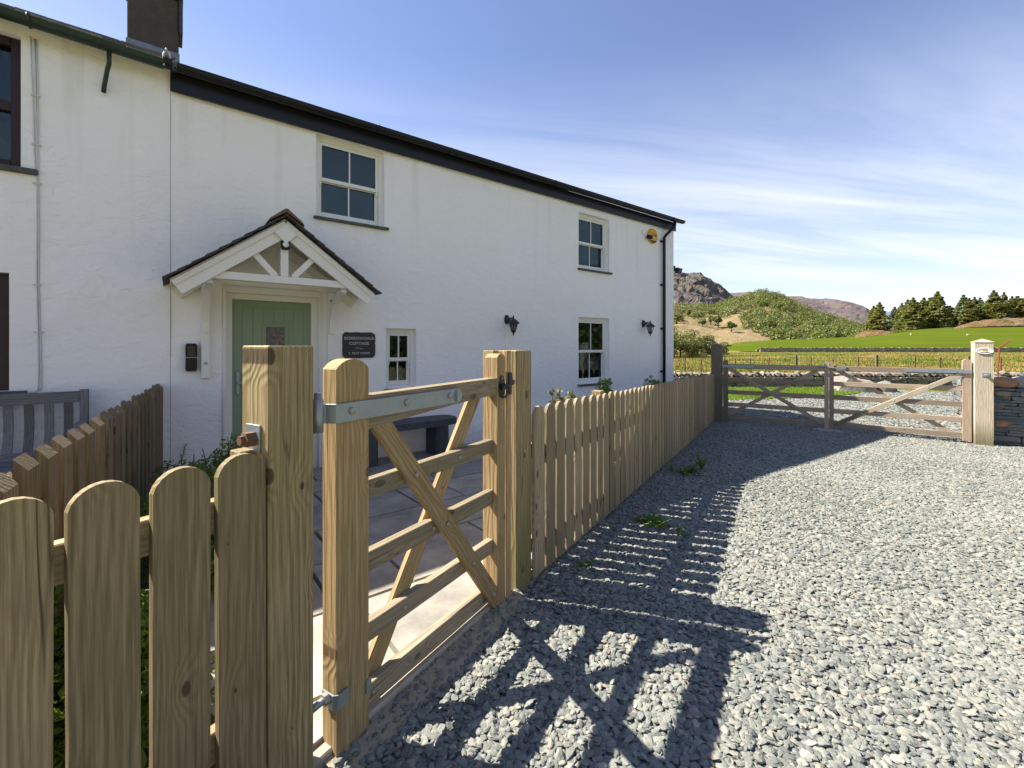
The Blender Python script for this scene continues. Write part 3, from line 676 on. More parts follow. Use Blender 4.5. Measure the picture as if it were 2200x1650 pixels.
# ------------------------------------------------------------------ patio and planting bed
def patio():
    base = put('patio', mesh_from([H(-1.7, .0, -.035), H(9.0, .0, -.035), F(9.3, -.06, -.05), F(-.2, -.06, .025), F(-1.66, -.06, .03)], [(4, 3, 2, 1, 0)]), M_joint); tagit(base, kind='structure')
    k = 0; v = .04; rr = random.Random(5); fence_lim = lambda u, v: fcoord(H(u, v).x, H(u, v).y)
    row = 0
    while v < 4.3:
        w = rr.choice([.30, .45, .60, .45]); u = -1.5 + rr.uniform(0, .4)
        while u < 8.6:
            L = rr.choice([.45, .6, .75, .9]); g = .012
            c = H(u + L / 2, v + w / 2); t_, o_ = fcoord(c.x, c.y)
            # keep slabs that lie inside the fence; cut corners past the line
            pts = [(u + g, v + g), (u + L - g, v + g), (u + L - g, v + w - g), (u + g, v + w - g)]
            def clip(P, side):
                out = []
                for i in range(len(P)):
                    a = P[i]; b = P[(i + 1) % len(P)]; fa = side(a); fb = side(b)
                    if fa <= 0: out.append(a)
                    if fa * fb < 0: s = fa / (fa - fb); out.append((a[0] + (b[0] - a[0]) * s, a[1] + (b[1] - a[1]) * s))
                return out
            P = clip(pts, lambda q: fcoord(*H(q[0], q[1]).xy)[1] + .075)
            # west edge: planting bed
            P = clip(P, lambda q: -(fcoord(*H(q[0], q[1]).xy)[0] + 1.62) ) if P else P
            if len(P) >= 3:
                z = .0 + .085 * min(1, (v + w / 2) / 3.3); dz = rr.uniform(-.003, .003)
                c0 = H(P[0][0], P[0][1], 0); bm = bmesh.new(); lo = []; hi = []
                for q in P:
                    zz = .085 * min(1.2, q[1] / 3.3) + dz; wp = H(q[0], q[1], zz); hi.append(bm.verts.new(wp - Vector((c0.x, c0.y, 0)))); lo.append(bm.verts.new(wp - Vector((c0.x, c0.y, .045))))
                n = len(P)
                try:
                    bm.faces.new(hi); bm.faces.new(lo[::-1])
                    for i in range(n): bm.faces.new((hi[i], lo[i], lo[(i + 1) % n], hi[(i + 1) % n]))
                    put('flagstone', bm_done(bm, .004), M_flag, base, Matrix.Translation((c0.x, c0.y, 0)))
                except Exception: bm.free()
            u += L
        v += w; row += 1
    # threshold kerb under the gate
    board('edging_stone', F(-1.62, -.055, .045), F(-.27, -.055, .045), FN, .07, .085, M_flag, base, .006)
patio()
tagit(put('threshold_rubble', (lambda T, O: mesh_from([tuple(F(t, o + (.03 * mnoise.noise(Vector((t * 5, 1, 2))) if o > 0 else 0), z + .010 * mnoise.noise(Vector((t * 9, o * 9, 0))))) for o, z in O for t in T], [(j * len(T) + i, (j + 1) * len(T) + i, (j + 1) * len(T) + i + 1, j * len(T) + i + 1) for j in range(len(O) - 1) for i in range(len(T) - 1)], smooth=True))([-1.5 + .04 * i for i in range(33)], [(-.018, .066), (.02, .055), (.06, .032), (.10, .008)]), M_sand), kind='stuff')
mdr = bpy.data.objects['threshold_rubble'].modifiers.new('stones', 'NODES'); mdr.node_group = gravel_gn('rubble_scatter', 1700., .007, .018, (-.003, .006), 4)
bed = put('planting_bed', mesh_from([D(0, .0, .01), H(-1.55, .02, .01), F(-1.66, -.1, .03), D(4.4, .0, .03)], [(3, 2, 1, 0)]), M_soil); tagit(bed, kind='structure')
tagit(put('neighbour_paving', mesh_from([H(-12, .0, -.01), H(-1.5, .0, -.01), D(5.2, 0, -.01), H(-12, 5.5, -.01)], [(3, 2, 1, 0)]), M_flag), kind='structure')

# ------------------------------------------------------------------ cottages
U_SPLIT = HU(366)
U_END = HU(1447)
Z_L = 4.36; Z_R = HZ(362.7, 191) + .06
def wall_mesh(u0, u1, z0, z1, holes, dep=.16, step=.13, vplane=0., seed=0.):
    us = sorted({u0, u1} | {h[0] for h in holes} | {h[1] for h in holes}); zs = sorted({z0, z1} | {h[2] for h in holes} | {h[3] for h in holes})
    def fill(a):
        out = []
        for p, q in zip(a[:-1], a[1:]):
            n = max(1, int((q - p) / step)); out += [p + (q - p) * i / n for i in range(n)]
        return out + [a[-1]]
    us = fill(us); zs = fill(zs); V = []; idx = {}; fs = []
    def wv(u, z, v=None):
        k = (round(u, 5), round(z, 5), v)
        if k not in idx:
            if v is None:
                e = min([1] + [max(abs(u - (h[0] + h[1]) / 2) - (h[1] - h[0]) / 2, abs(z - (h[2] + h[3]) / 2) - (h[3] - h[2]) / 2) / .25 for h in holes])
                e = min(1, max(.0, e)); vv = vplane + .012 * (.3 + .7 * e) * mnoise.fractal(Vector((u * .9, z * .9, 3 + seed)), 1, 2, 3) + .003 * mnoise.noise(Vector((u * 4, z * 4, 9)))
                vv += .02 * max(0, (.35 - z) / .35) ** 2
            else: vv = v
            idx[k] = len(V); V.append(H(u, vv, z))
        return idx[k]
    for a, b in zip(us[:-1], us[1:]):
        for c, d in zip(zs[:-1], zs[1:]):
            m = ((a + b) / 2, (c + d) / 2)
            if any(h[0] < m[0] < h[1] and h[2] < m[1] < h[3] for h in holes): continue
            fs.append((wv(a, c), wv(b, c), wv(b, d), wv(a, d)))
    for h in holes:
        hu = [u for u in us if h[0] - 1e-6 <= u <= h[1] + 1e-6]; hz = [z for z in zs if h[2] - 1e-6 <= z <= h[3] + 1e-6]
        for a, b in zip(hu[:-1], hu[1:]):
            fs.append((wv(a, h[2]), wv(a, h[2], -dep), wv(b, h[2], -dep), wv(b, h[2])))
            fs.append((wv(a, h[3]), wv(b, h[3]), wv(b, h[3], -dep), wv(a, h[3], -dep)))
        for a, b in zip(hz[:-1], hz[1:]):
            fs.append((wv(h[0], a), wv(h[0], b), wv(h[0], b, -dep), wv(h[0], a, -dep)))
            fs.append((wv(h[1], a), wv(h[1], a, -dep), wv(h[1], b, -dep), wv(h[1], b)))
    return mesh_from(V, fs, smooth=False)
def hbox(m, u0, u1, v0, v1, z0, z1):
    vs = [H(u, v, z) for u in (u0, u1) for v in (v0, v1) for z in (z0, z1)]
    return m.add(vs, [(0, 1, 3, 2), (4, 6, 7, 5), (0, 4, 5, 1), (2, 3, 7, 6), (0, 2, 6, 4), (1, 5, 7, 3)])
def hpart(name, parent, mat, boxes, bev=.002, label=None):
    """boxes in house coordinates, made local to the parent's frame"""
    m = MB()
    for b in boxes: hbox(m, *b)
    # origin of the piece at its first corner keeps object-space grain sensible
    b = boxes[0]; z_long = (b[5] - b[4]) >= max(b[1] - b[0], b[3] - b[2]); O = H(b[0], b[2], b[4])
    M = frame(O, HD, UP) if z_long else frame(O, UP, HD)
    Mi = M.inverted(); m.v = [tuple(Mi @ Vector(v)) for v in m.v]
    return put(name, m.mesh(bev=bev), mat, parent, M, label)

DEPTH = 6.4
cott = thing('white_cottage', 'long white rendered cottage with dark gutter, sage green door and white sash windows', 'cottage', H(0, 0, 0))
nb = thing('neighbouring_cottage', 'adjoining white cottage at the left with green gutter, stone slates and a dark chimney', 'cottage', H(-4, 0, 0))
# openings from the photograph, in wall coordinates
W1 = (HU(679), HU(826), HZ(752, 478), HZ(679, 284)); W1 = (W1[0], W1[1], HZ(676, 464) , HZ(679, 284))
W2 = (HU(1243), HU(1309), HZ(1243, 576), HZ(1243, 455))
W3 = (HU(1243), HU(1309), HZ(1243, 826), HZ(1243, 681))
W4 = (HU(829), HU(894), HZ(829, 836), HZ(829, 705))
DR = (HU(486), HU(684), -.1, HZ(486, 628))
holes = [W1, W2, W3, W4, DR]
put('wall', wall_mesh(U_SPLIT + .0015, U_END, -.5, Z_R + .12, holes), M_render, cott)
m = MB()
hbox(m, U_SPLIT, U_END - .001, -DEPTH, -DEPTH + .25, -.6, Z_R + .1)
put('rear_wall', m.mesh(), M_render, cott)
# gable
ridge_v = -3.5; EAVE_V = .20
eave_z = HZ(366, 134, .17) - .02
zr_R = eave_z + (EAVE_V - ridge_v) * math.tan(R(25.2))
gm = MB(); gm.add([H(U_END, 0, -.6), H(U_END, -DEPTH, -.6), H(U_END, -DEPTH, 4.2), H(U_END, ridge_v, zr_R - .12), H(U_END, 0, Z_R + .12),
                   H(U_END - .3, -.05, -.6), H(U_END - .3, -DEPTH, -.6), H(U_END - .3, -DEPTH, 4.2), H(U_END - .3, ridge_v, zr_R - .12), H(U_END - .3, -.05, Z_R + .12)],
                  [(0, 1, 2, 3, 4), (9, 8, 7, 6, 5)]); put('gable_wall', gm.mesh(), M_render, cott)
hpart('party_wall', cott, M_interior, [(U_SPLIT - .05, U_SPLIT + .002, -DEPTH, -.02, -.6, 4.2)], 0)
hpart('upper_floor', cott, M_interior, [(U_SPLIT + .01, U_END - .31, -DEPTH + .26, -.17, 2.15, 2.35)], 0)
hpart('ground_floor', cott, M_interior, [(U_SPLIT + .01, U_END - .31, -DEPTH + .26, -.17, -.2, .02)], 0)

def roof_slabs(name, parent, u0, u1, ev, ez, rv_, rz_, th, mat, nrow, label=None, u0r=None, u1r=None):
    u0r = u0 if u0r is None else u0r; u1r = u1 if u1r is None else u1r; UA = lambda f: u0 + (u0r - u0) * f; UB = lambda f: u1 + (u1r - u1) * f
    m = MB()
    for k in range(nrow):
        a = k / nrow; b = (k + 1.25) / nrow; b = min(b, 1.02)
        p = [H(UA(a), ev + (rv_ - ev) * a, ez + (rz_ - ez) * a), H(UB(a), ev + (rv_ - ev) * a, ez + (rz_ - ez) * a), H(UB(b), ev + (rv_ - ev) * b, ez + (rz_ - ez) * b - th), H(UA(b), ev + (rv_ - ev) * b, ez + (rz_ - ez) * b - th)]
        up = Vector((0, 0, th)); q = [x + up for x in p]
        m.add(p + q, [(0, 3, 2, 1), (4, 5, 6, 7), (0, 1, 5, 4), (1, 2, 6, 5), (2, 3, 7, 6), (3, 0, 4, 7)])
    return put(name, m.mesh(), mat, parent, None, label)
rf = roof_slabs('roof', cott, U_SPLIT, U_END + .10, EAVE_V - .04, eave_z - .05, ridge_v, zr_R, .012, M_slate, 18, u0r=HU(380, ridge_v))
roof_slabs('rear_roof', cott, U_SPLIT, U_END + .10, -DEPTH - .2, eave_z - .3, ridge_v, zr_R, .012, M_slate, 14, u0r=HU(380, ridge_v))
# a row of single slates along the visible eave
rr = random.Random(3)
u = U_SPLIT + .02; ang = math.atan2(zr_R - eave_z, EAVE_V - ridge_v)
while u < U_END + .05:
    w = rr.uniform(.22, .30); M = frame(H(u + w / 2, EAVE_V - .03, eave_z - .022 + rr.uniform(0, .005)), HD, -HN * math.cos(ang) + UP * math.sin(ang))
    put('slate', box(round(w, 2) - .006, .010, .34, .002, 1, M_slate), M_slate, cott, M); u += w
# fascia, soffit and gutter
zf0 = HZ(1450, 497, .05); zf0b = HZ(363, 191, .05); zf = (zf0 + zf0b) / 2
hpart('fascia', cott, M_blackplastic, [(U_SPLIT + .0, U_END + .02, .02, .055, zf, eave_z - .015)], .003)
def gutter(name, parent, u0, u1, v, z, r, mat, du=0.):
    m = MB(); n = 9
    for inner in (0, 1):
        rr_ = r - .006 * inner
        vs = []
        for i in range(n):
            a = math.pi * i / (n - 1); vs.append((v + rr_ * math.cos(a), z - rr_ * math.sin(a)))
        k = len(m.v); m.v += [tuple(H(u0, q[0], q[1])) for q in vs] + [tuple(H(u1, q[0], q[1] + du)) for q in vs]
        for i in range(n - 1):
            f = (k + i, k + i + 1, k + n + i + 1, k + n + i); m.f.append(f if not inner else f[::-1])
    # rim strips and end caps
    for s in (1, -1):
        k = len(m.v); m.v += [tuple(H(u0, v + s * r, z)), tuple(H(u1, v + s * r, z + du)), tuple(H(u1, v + s * (r - .006), z + du)), tuple(H(u0, v + s * (r - .006), z))]; m.f.append((k, k + 1, k + 2, k + 3))
    for uu in (u0, u1):
        k = len(m.v); m.v += [tuple(H(uu, v + r * math.cos(math.pi * i / (n - 1)), z - r * math.sin(math.pi * i / (n - 1)))) for i in range(n)]; m.f.append(tuple(range(k, k + n)))
    return put(name, m.mesh(True), mat, parent)
GV = .175
gutter('gutter', cott, U_SPLIT + .05, U_END + .12, GV, eave_z + .012, .058, M_blackplastic)
for px in (812, 965, 1090, 1190, 1340, 1400, 1443):
    u = HU(px, GV); mm = MB(); rr2 = .064
    mm.add(*[x for x in tube([H(u, GV + rr2 * math.cos(math.pi * i / 8), eave_z + .014 - rr2 * math.sin(math.pi * i / 8)) for i in range(9)], .008, 4)])
    put('gutter_bracket', mm.mesh(), M_blackplastic, cott)
# downpipe
ud = HU(1427, .06); ug = HU(1450, GV)
dp = put('downpipe', tube_mesh([H(ug, GV, eave_z - .05), H(ug, GV, eave_z - .13), H(ug - .03, GV - .02, eave_z - .19), H(ud + .05, .075, eave_z - .36), H(ud, .06, eave_z - .43), H(ud, .06, eave_z - .8), H(ud, .06, -.5)], .034, 10), M_blackplastic, cott)
for py in (518, 612, 706, 798):
    z = HZ(1427, py, .06); put('pipe_clip', (lambda m_: (hbox(m_, ud - .075, ud + .045, .0, .03, z - .018, z + .018), m_.mesh())[1])(MB()), M_blackplastic, dp)

# sash windows
def sash(parent, W, label, vent=True, sill=True, rec=-.10, bars=1, sill_out=.05, reveal=True):
    u0, u1, z0, z1 = W; bw = .055; f = hpart('window', parent, M_white, [(u0, u0 + bw, rec - .06, rec + .03, z0, z1), (u1 - bw, u1, rec - .06, rec + .03, z0, z1), (u0 + bw, u1 - bw, rec - .06, rec + .03, z1 - bw * 1.15, z1), (u0 + bw, u1 - bw, rec - .06, rec + .04, z0, z0 + .035)], .003, label)
    a0 = u0 + bw; a1 = u1 - bw; b0 = z0 + .035; b1 = z1 - bw * 1.15; zm = b0 + (b1 - b0) * .5; st = .036; br = .018
    um = (a0 + a1) / 2
    # outer upper sash, inner lower sash
    hpart('upper_sash', f, M_white, [(a0, a0 + st, rec - .02, rec + .012, zm - .02, b1), (a1 - st, a1, rec - .02, rec + .012, zm - .02, b1), (a0 + st, a1 - st, rec - .02, rec + .012, b1 - st, b1), (a0 + st, a1 - st, rec - .02, rec + .012, zm - .02, zm + .025), (um - br / 2, um + br / 2, rec - .015, rec + .008, zm + .02, b1 - st)], .0015)
    hpart('lower_sash', f, M_white, [(a0, a0 + st, rec - .055, rec - .024, b0, zm - .005), (a1 - st, a1, rec - .055, rec - .024, b0, zm - .005), (a0 + st, a1 - st, rec - .055, rec - .024, b0, b0 + .065), (a0 + st, a1 - st, rec - .055, rec - .024, zm - .03, zm - .002), (um - br / 2, um + br / 2, rec - .05, rec - .028, b0 + .06, zm - .025)], .0015)
    for s in (a0 + .002, a1 - st + .002):
        hpart('sash_horn', f, M_white, [(s, s + st - .004, rec - .018, rec + .010, zm - .075, zm - .0205)], .006)
    for (p, q) in ((a0 + st, um - br / 2), (um + br / 2, a1 - st)):
        hpart('pane', f, M_glass, [(p - .004, q + .004, rec - .010, rec - .004, zm + .022, b1 - st + .004)], 0)
        hpart('pane', f, M_glass, [(p - .004, q + .004, rec - .044, rec - .038, b0 + .060, zm - .026)], 0)
    if vent: hpart('trickle_vent', f, M_white, [(u0 + (u1 - u0) * .22, u1 - (u1 - u0) * .25, rec + .0305, rec + .042, z1 - bw * .85, z1 - bw * .5)], .002)
    if sill: hpart('sill', f, M_sill, [(u0 - .03, u1 + .05, -.14, sill_out, z0 - .034, z0 - .001)], .006)
    return f
w1 = sash(cott, W1, 'upstairs sash window above the porch', vent=False)
w2 = sash(cott, W2, 'upstairs sash window near the far end', vent=True)
w3 = sash(cott, W3, 'ground floor sash window near the far end', vent=True)
w4 = sash(cott, W4, 'small sash window beside the name plaque', vent=True, sill=True)
def curtain(par, W, side, v=-.32):
    u0, u1, z0, z1 = W; c = MB(); n = 14; w = (u1 - u0) * .32; base = u0 + .02 if side < 0 else u1 - .02 - w
    for i in range(n + 1):
        u = base + w * i / n; vv = v + .02 * math.sin(i * 2.2); c.v += [tuple(H(u, vv, z0)), tuple(H(u, vv, z1))]
    for i in range(n): c.f.append((2 * i, 2 * i + 2, 2 * i + 3, 2 * i + 1))
    put('curtain', c.mesh(True), M_curtain, par)
curtain(w2, W2, 1); curtain(w3, W3, 1); curtain(w3, W3, -1)
hpart('blind', w2, M_curtain, [(W2[0] + .02, W2[1] - .02, -.24, -.235, W2[3] - .22, W2[3])], 0)

# door
d0 = HU(498, -.09); d1 = HU(667, -.09); dz = HZ(498, 643, -.09)
dm = hpart('door', cott, M_door, [(d0, d1, -.14, -.095, .05, dz)], .003)
px_pl = [520, 542, 565, 587, 608, 629, 648]
edge = HZ(520, 660, -.09)
pw = (d1 - d0)
ul = d0 + pw * .12; ur = d1 - pw * .10; npk = 6
for i in range(npk):
    a = ul + (ur - ul) * i / npk + .002; b = ul + (ur - ul) * (i + 1) / npk - .002
    gl0 = d0 + pw * .40; gl1 = d0 + pw * .66
    if b < gl0 - .01 or a > gl1 + .01: hpart('plank', dm, M_door, [(a, b, -.095, -.090, .18, edge)], .002)
    else:
        zt = HZ(570, 700, -.09)
        hpart('plank', dm, M_door, [(a, b, -.095, -.090, zt + .03, edge)], .002); hpart('plank', dm, M_door, [(a, b, -.095, -.090, .18, zt - .44)], .002)
hpart('stile_and_rail', dm, M_door, [(d0 + .002, ul - .002, -.0949, -.0895, .06, dz - .003), (ur + .002, d1 - .002, -.0949, -.0895, .06, dz - .003), (ul - .002, ur + .002, -.0949, -.0895, edge + .003, dz - .003), (ul - .002, ur + .002, -.0949, -.0895, .06, .178)], .001)
zt = HZ(570, 700, -.09)
hpart('glazing_frame', dm, M_door, [(gl0 - .03, gl0 + .008, -.0948, -.082, zt - .42, zt + .028), (gl1 - .008, gl1 + .03, -.0948, -.082, zt - .42, zt + .028), (gl0 + .008, gl1 - .008, -.0948, -.082, zt - .012, zt + .028), (gl0 + .008, gl1 - .008, -.0948, -.082, zt - .42, zt - .385)], .002)
def obsc():
    t = NT('leaded_obscure_glass'); p = world_pos(t); n = t.noise(p, 38., 4., .6); b = t.mix(t.rng(n, .35, .65), (.05, .045, .04), (.17, .15, .14))
    return t.done(b, .12, t.bump(n, .6, .01), spec=.6)
hpart('pane', dm, obsc(), [(gl0 + .002, gl1 - .002, -.0947, -.091, zt - .40, zt)], 0)
hpart('letter_plate', dm, M_galv, [(d0 + pw * .36, d0 + pw * .66, -.0899, -.080, .85, .93)], .003)
hpart('handle', dm, M_galv, [(d0 + .04, d0 + .075, -.0894, -.07, .95, 1.2), (d0 + .05, d0 + .17, -.07, -.05, 1.06, 1.085)], .003)
uo0, uo1 = HU(486), HU(684); zo = HZ(486, 628)
df = hpart('door_frame', cott, M_cream, [(uo0 + .0, d0 - .0, -.15, -.05, -.05, zo), (d1, uo1, -.15, -.05, -.05, zo), (d0, d1, -.15, -.05, dz, zo), (d0, d1, -.15, -.02, -.05, .048)], .003)
# raised render band round the doorway
ub0, ub1 = HU(478), HU(690); zb = zo + .08
hpart('door_surround', cott, M_cream, [(ub0, uo0 - .001, -.02, .030, -.02, zb), (uo1 + .001, ub1, -.02, .030, -.02, zb), (uo0 - .001, uo1 + .001, -.02, .030, zo + .001, zb)], .006)

# ------------------------------------------------------------------ porch (part of the cottage)
PV = .62
def P2(px, py, v=PV): return (HU(px, v), HZ(px, py, v))
def hboard(name, a, b, v0, v1, w, mat, parent, shift=0., bev=.004, wa=None, wb=None):
    """a flat board from (u,z) a to (u,z) b of width w, lying in a plane parallel to the wall between v0 and v1"""
    a = Vector((a[0], a[1])); b = Vector((b[0], b[1])); d = (b - a).normalized(); n = Vector((-d.y, d.x)); L = (b - a).length
    A = H(a.x + n.x * shift, (v0 + v1) / 2, a.y + n.y * shift); B = H(b.x + n.x * shift, (v0 + v1) / 2, b.y + n.y * shift)
    return put(name, box(w, abs(v1 - v0), L, bev, 1, mat), mat, parent, frame(A, HD * n.x + UP * n.y, B - A))
apex = P2(612, 482); fl = P2(367, 611); fr = P2(797, 636)
uc = apex[0]
# symmetric porch: average the two sides
half = ((uc - fl[0]) + (fr[0] - uc)) / 2; zf_ = (fl[1] + fr[1]) / 2; fl = (uc - half, zf_); fr = (uc + half, zf_)
porch = thing('porch', None, None, H(uc, 0, 2))
porch.parent = cott; porch.matrix_basis = WM[cott].inverted() @ WM[porch]
sl_ = math.atan2(apex[1] - fl[1], half)
for sgn, e in ((-1, fl), (1, fr)):
    hboard('bargeboard', e, (apex[0], apex[1]), PV - .0, PV + .035, .13, M_white, porch, shift=.055 * sgn)
    hboard('upper_bargeboard', (e[0], e[1]), (apex[0], apex[1]), PV + .035, PV + .055, .055, M_white, porch, shift=-.002 * sgn)
    hboard('wall_rafter', e, (apex[0], apex[1]), .004, .06, .10, M_cream, porch, shift=.06 * sgn)
    # sloping boards under the slates
    A = H(e[0] + sgn * .02, PV / 2 + .02, e[1] + .035); B = H(apex[0], PV / 2 + .02, apex[1] + .045)
    put('soffit_board', box(PV, .014, (B - A).length, .001, 1, M_cream), M_cream, porch, frame(A, HN, B - A))
    # slates, course by course
    nco = 9; Ld = (B - A); Ln = Ld.length; dd = Ld.normalized(); nrm = (UP - dd * UP.dot(dd)).normalized()
    k3 = 5; wv = (PV + .12) / k3
    for c in range(nco):
        for k in range(k3):
            base = A + dd * (Ln * c / nco - .045) + nrm * (.022 + rr.uniform(0, .004)); base = base - HN * (PV / 2 + .02) + HN * (wv * (k + .5))
            tilt = (dd * 1.0 - nrm * .075).normalized()
            put('slate', box(round(wv - .004, 3), .011, round(Ln / nco + .075, 2), .003, 1, M_slate), M_slate, porch, frame(base + nrm * .012, HN, tilt))
put('gusset', box(.15, .012, .15, .002, 1, M_white), M_white, porch, frame(H(uc - .053, PV + .0625, apex[1] - .163), HD - UP, HD + UP))
# ridge tile
rp = [(-.17, -.115), (-.155, -.085), (-.012, .035), (.012, .035), (.155, -.085), (.17, -.115), (.0, .0)]
M_ = frame(H(uc, .36, apex[1] + .105), HD, UP)
put('ridge_tile', prism(rp, .74, .006), M_ridge, porch, M_)
# tie beam, king post, struts
bl = P2(458, 593); brr = P2(737, 615); zb_ = (P2(458, 594)[1] + P2(735, 607)[1]) / 2
ubl = uc - half * .72; ubr = uc + half * .72
ubl = P2(440, 600)[0]; ubr = P2(748, 620)[0]
hboard('tie_beam', (ubl + .06, zb_), (ubr - .06, zb_), PV - .075, PV - .003, .078, M_white, porch)
hboard('king_post', (uc, zb_ + .04), (uc, apex[1] - .16), PV - .07, PV - .006, .075, M_white, porch)
for sgn in (-1, 1):
    hboard('strut', (uc + sgn * .085, zb_ + .035), (uc + sgn * .30, zb_ + .275), PV - .065, PV - .008, .062, M_white, porch)
    e = ubl if sgn < 0 else ubr
    ui = e + (.035 if sgn < 0 else -.035)
    # outrigger running back to the wall and the bracket below it
    board('wall_plate', H(ui, .06, zb_), H(ui, PV + .01, zb_), UP, .085, .072, M_white, porch)
    zt_ = zb_ - .045; zbt = HZ(450, 812, .05)
    board('bracket_post', H(ui, .036, zbt), H(ui, .036, zb_ + .05), HD, .075, .066, M_white, porch)
    cp = []
    for i in range(8):
        a = math.pi / 2 * i / 7; cp.append((.075 + (PV - .11) * (1 - math.cos(a)) ** .9, (zt_ - .50) + .495 * math.sin(a) ** 1.0))
    m = MB(); w = .03
    for i, (v, z) in enumerate(cp):
        tx = cp[min(i + 1, 7)][0] - cp[max(i - 1, 0)][0]; tz = cp[min(i + 1, 7)][1] - cp[max(i - 1, 0)][1]; l = math.hypot(tx, tz); nx, nz = -tz / l, tx / l
        for uu in (ui - w, ui + w):
            for s in (-.036, .036): m.v.append(tuple(H(uu, max(.07, v + nx * s), min(z + nz * s, zt_ - .001))))
    for i in range(7):
        k = 4 * i
        for a, b in ((0, 1), (1, 3), (3, 2), (2, 0)): m.f.append((k + a, k + b, k + 4 + b, k + 4 + a))
    m.f += [(0, 2, 3, 1), (28, 29, 31, 30)]
    put('curved_brace', m.mesh(), M_white, porch)
    for zz in (zbt + .16,) if sgn < 0 else (zbt + .16, zb_ - .14):
        put('bolt_head', mesh_from(*lathe([(.017, 0), (.017, .012), (.006, .014)], 8)), M_bolt, porch, frame(H(ui, .069, zz), HD, HN))
# small bulkhead lamp under the apex (its own thing)
bz = HZ(610, 527, PV); t = thing('bulkhead_lamp', 'small black bulkhead lamp with white lens under the porch apex', 'lamp', H(uc, PV, bz - .04))
put('housing', box(.085, .05, .095, .01, 2, M_blackplastic), M_blackplastic, t, frame(H(uc, PV + .025, bz - .05), HD, UP))
v, f = lathe([(.0, -.03), (.025, -.02), (.033, 0), (.025, .02), (.0, .03)], 10, 1.0, .7)
put('lens', mesh_from(v, f, smooth=True), M_white, t, frame(H(uc, PV + .052, bz), HD, UP))

# ------------------------------------------------------------------ left cottage
LW1 = (-3.75, HU(45), HZ(40, 360), HZ(45, 78)); LW2 = (-3.75, HU(20), HZ(18, 840), HZ(20, 586))
put('wall', wall_mesh(-9.5, U_SPLIT - .0015, -.5, Z_L + .1, [LW1, LW2], .22, .14, .004, 5.), M_render, nb)
def casement(W, lab):
    u0, u1, z0, z1 = W; rec = -.10; bw = .075
    zm = z0 + (z1 - z0) * .48
    f = hpart('window', nb, M_brown, [(u0, u0 + bw, rec - .08, rec + .03, z0, z1), (u1 - bw, u1, rec - .08, rec + .03, z0, z1), (u0 + bw, u1 - bw, rec - .08, rec + .03, z1 - bw, z1), (u0 + bw, u1 - bw, rec - .08, rec + .03, z0, z0 + bw)], .004, lab)
    um = (u0 + u1) / 2
    hpart('sash_frame', f, M_brown, [(u0 + bw, u1 - bw, rec - .05, rec + .01, zm - .045, zm + .045), (um - .04, um + .04, rec - .05, rec + .01, z0 + bw, zm - .045), (um - .04, um + .04, rec - .05, rec + .01, zm + .045, z1 - bw)], .003)
    for a, b in ((u0 + bw, um - .04), (um + .04, u1 - bw)):
        for c, d in ((z0 + bw, zm - .045), (zm + .045, z1 - bw)): hpart('pane', f, M_glass, [(a, b, rec - .03, rec - .024, c, d)], 0)
    hpart('sill', f, M_sill, [(u0 - .1, u1 + .11, -.14, .05, z0 - .05, z0 - .001)], .008)
    hpart('curtain', f, M_interior, [(u0 - .3, u1 + .3, -.6, -.58, z0 - .3, z1 + .1)], 0)
casement(LW1, 'dark brown upstairs window at the left edge'); casement(LW2, 'dark brown ground floor window at the left edge')
gzl = HZ(366, 136, GV) - .0; gzl2 = HZ(20, 24, GV)
duL = (gzl - gzl2)
def eL(u): # height of the left gutter's rim along u
    ua = HU(20, GV); ub = HU(366, GV); return gzl2 + (gzl - gzl2) * (u - ua) / (ub - ua)
gutter('gutter', nb, -9.5, HU(352, GV), GV, eL(-9.5) - .01, .066, M_greengutter, eL(HU(352, GV)) - eL(-9.5))
gutter('gutter_joint', cott, HU(350, GV), HU(370, GV), GV, eave_z + .02, .072, M_blackplastic)
for px in (64,):
    u = HU(px, GV); put('gutter_bracket', tube_mesh([H(u, GV + .074 * math.cos(math.pi * i / 8), eL(u) - .074 * math.sin(math.pi * i / 8)) for i in range(9)], .014, 5), M_greengutter, nb)
# old drooping bracket
ub_ = HU(236, .1); z0 = eL(ub_) - .06
put('old_outlet', tube_mesh([H(ub_, .17, z0), H(ub_ - .0, .16, z0 - .12), H(ub_ - .015, .13, z0 - .17), H(ub_ - .045, .05, z0 - .31), H(ub_ - .05, .04, z0 - .36)], .018, 8), M_greengutter, nb)
for px, side in ((366, 1),):
    put('roof_wire', tube_mesh([H(HU(352, .2), .22, eL(HU(352, .2)) - .06), H(HU(351, .2), .2, eL(HU(352, .2)) + .06), H(HU(357, .2), .18, eL(HU(352, .2)) + .13), H(HU(364, .2), .17, eL(HU(352, .2)) + .10), H(HU(368, .2), .17, eL(HU(352, .2)) - .02)], .008, 6), M_cable, nb)
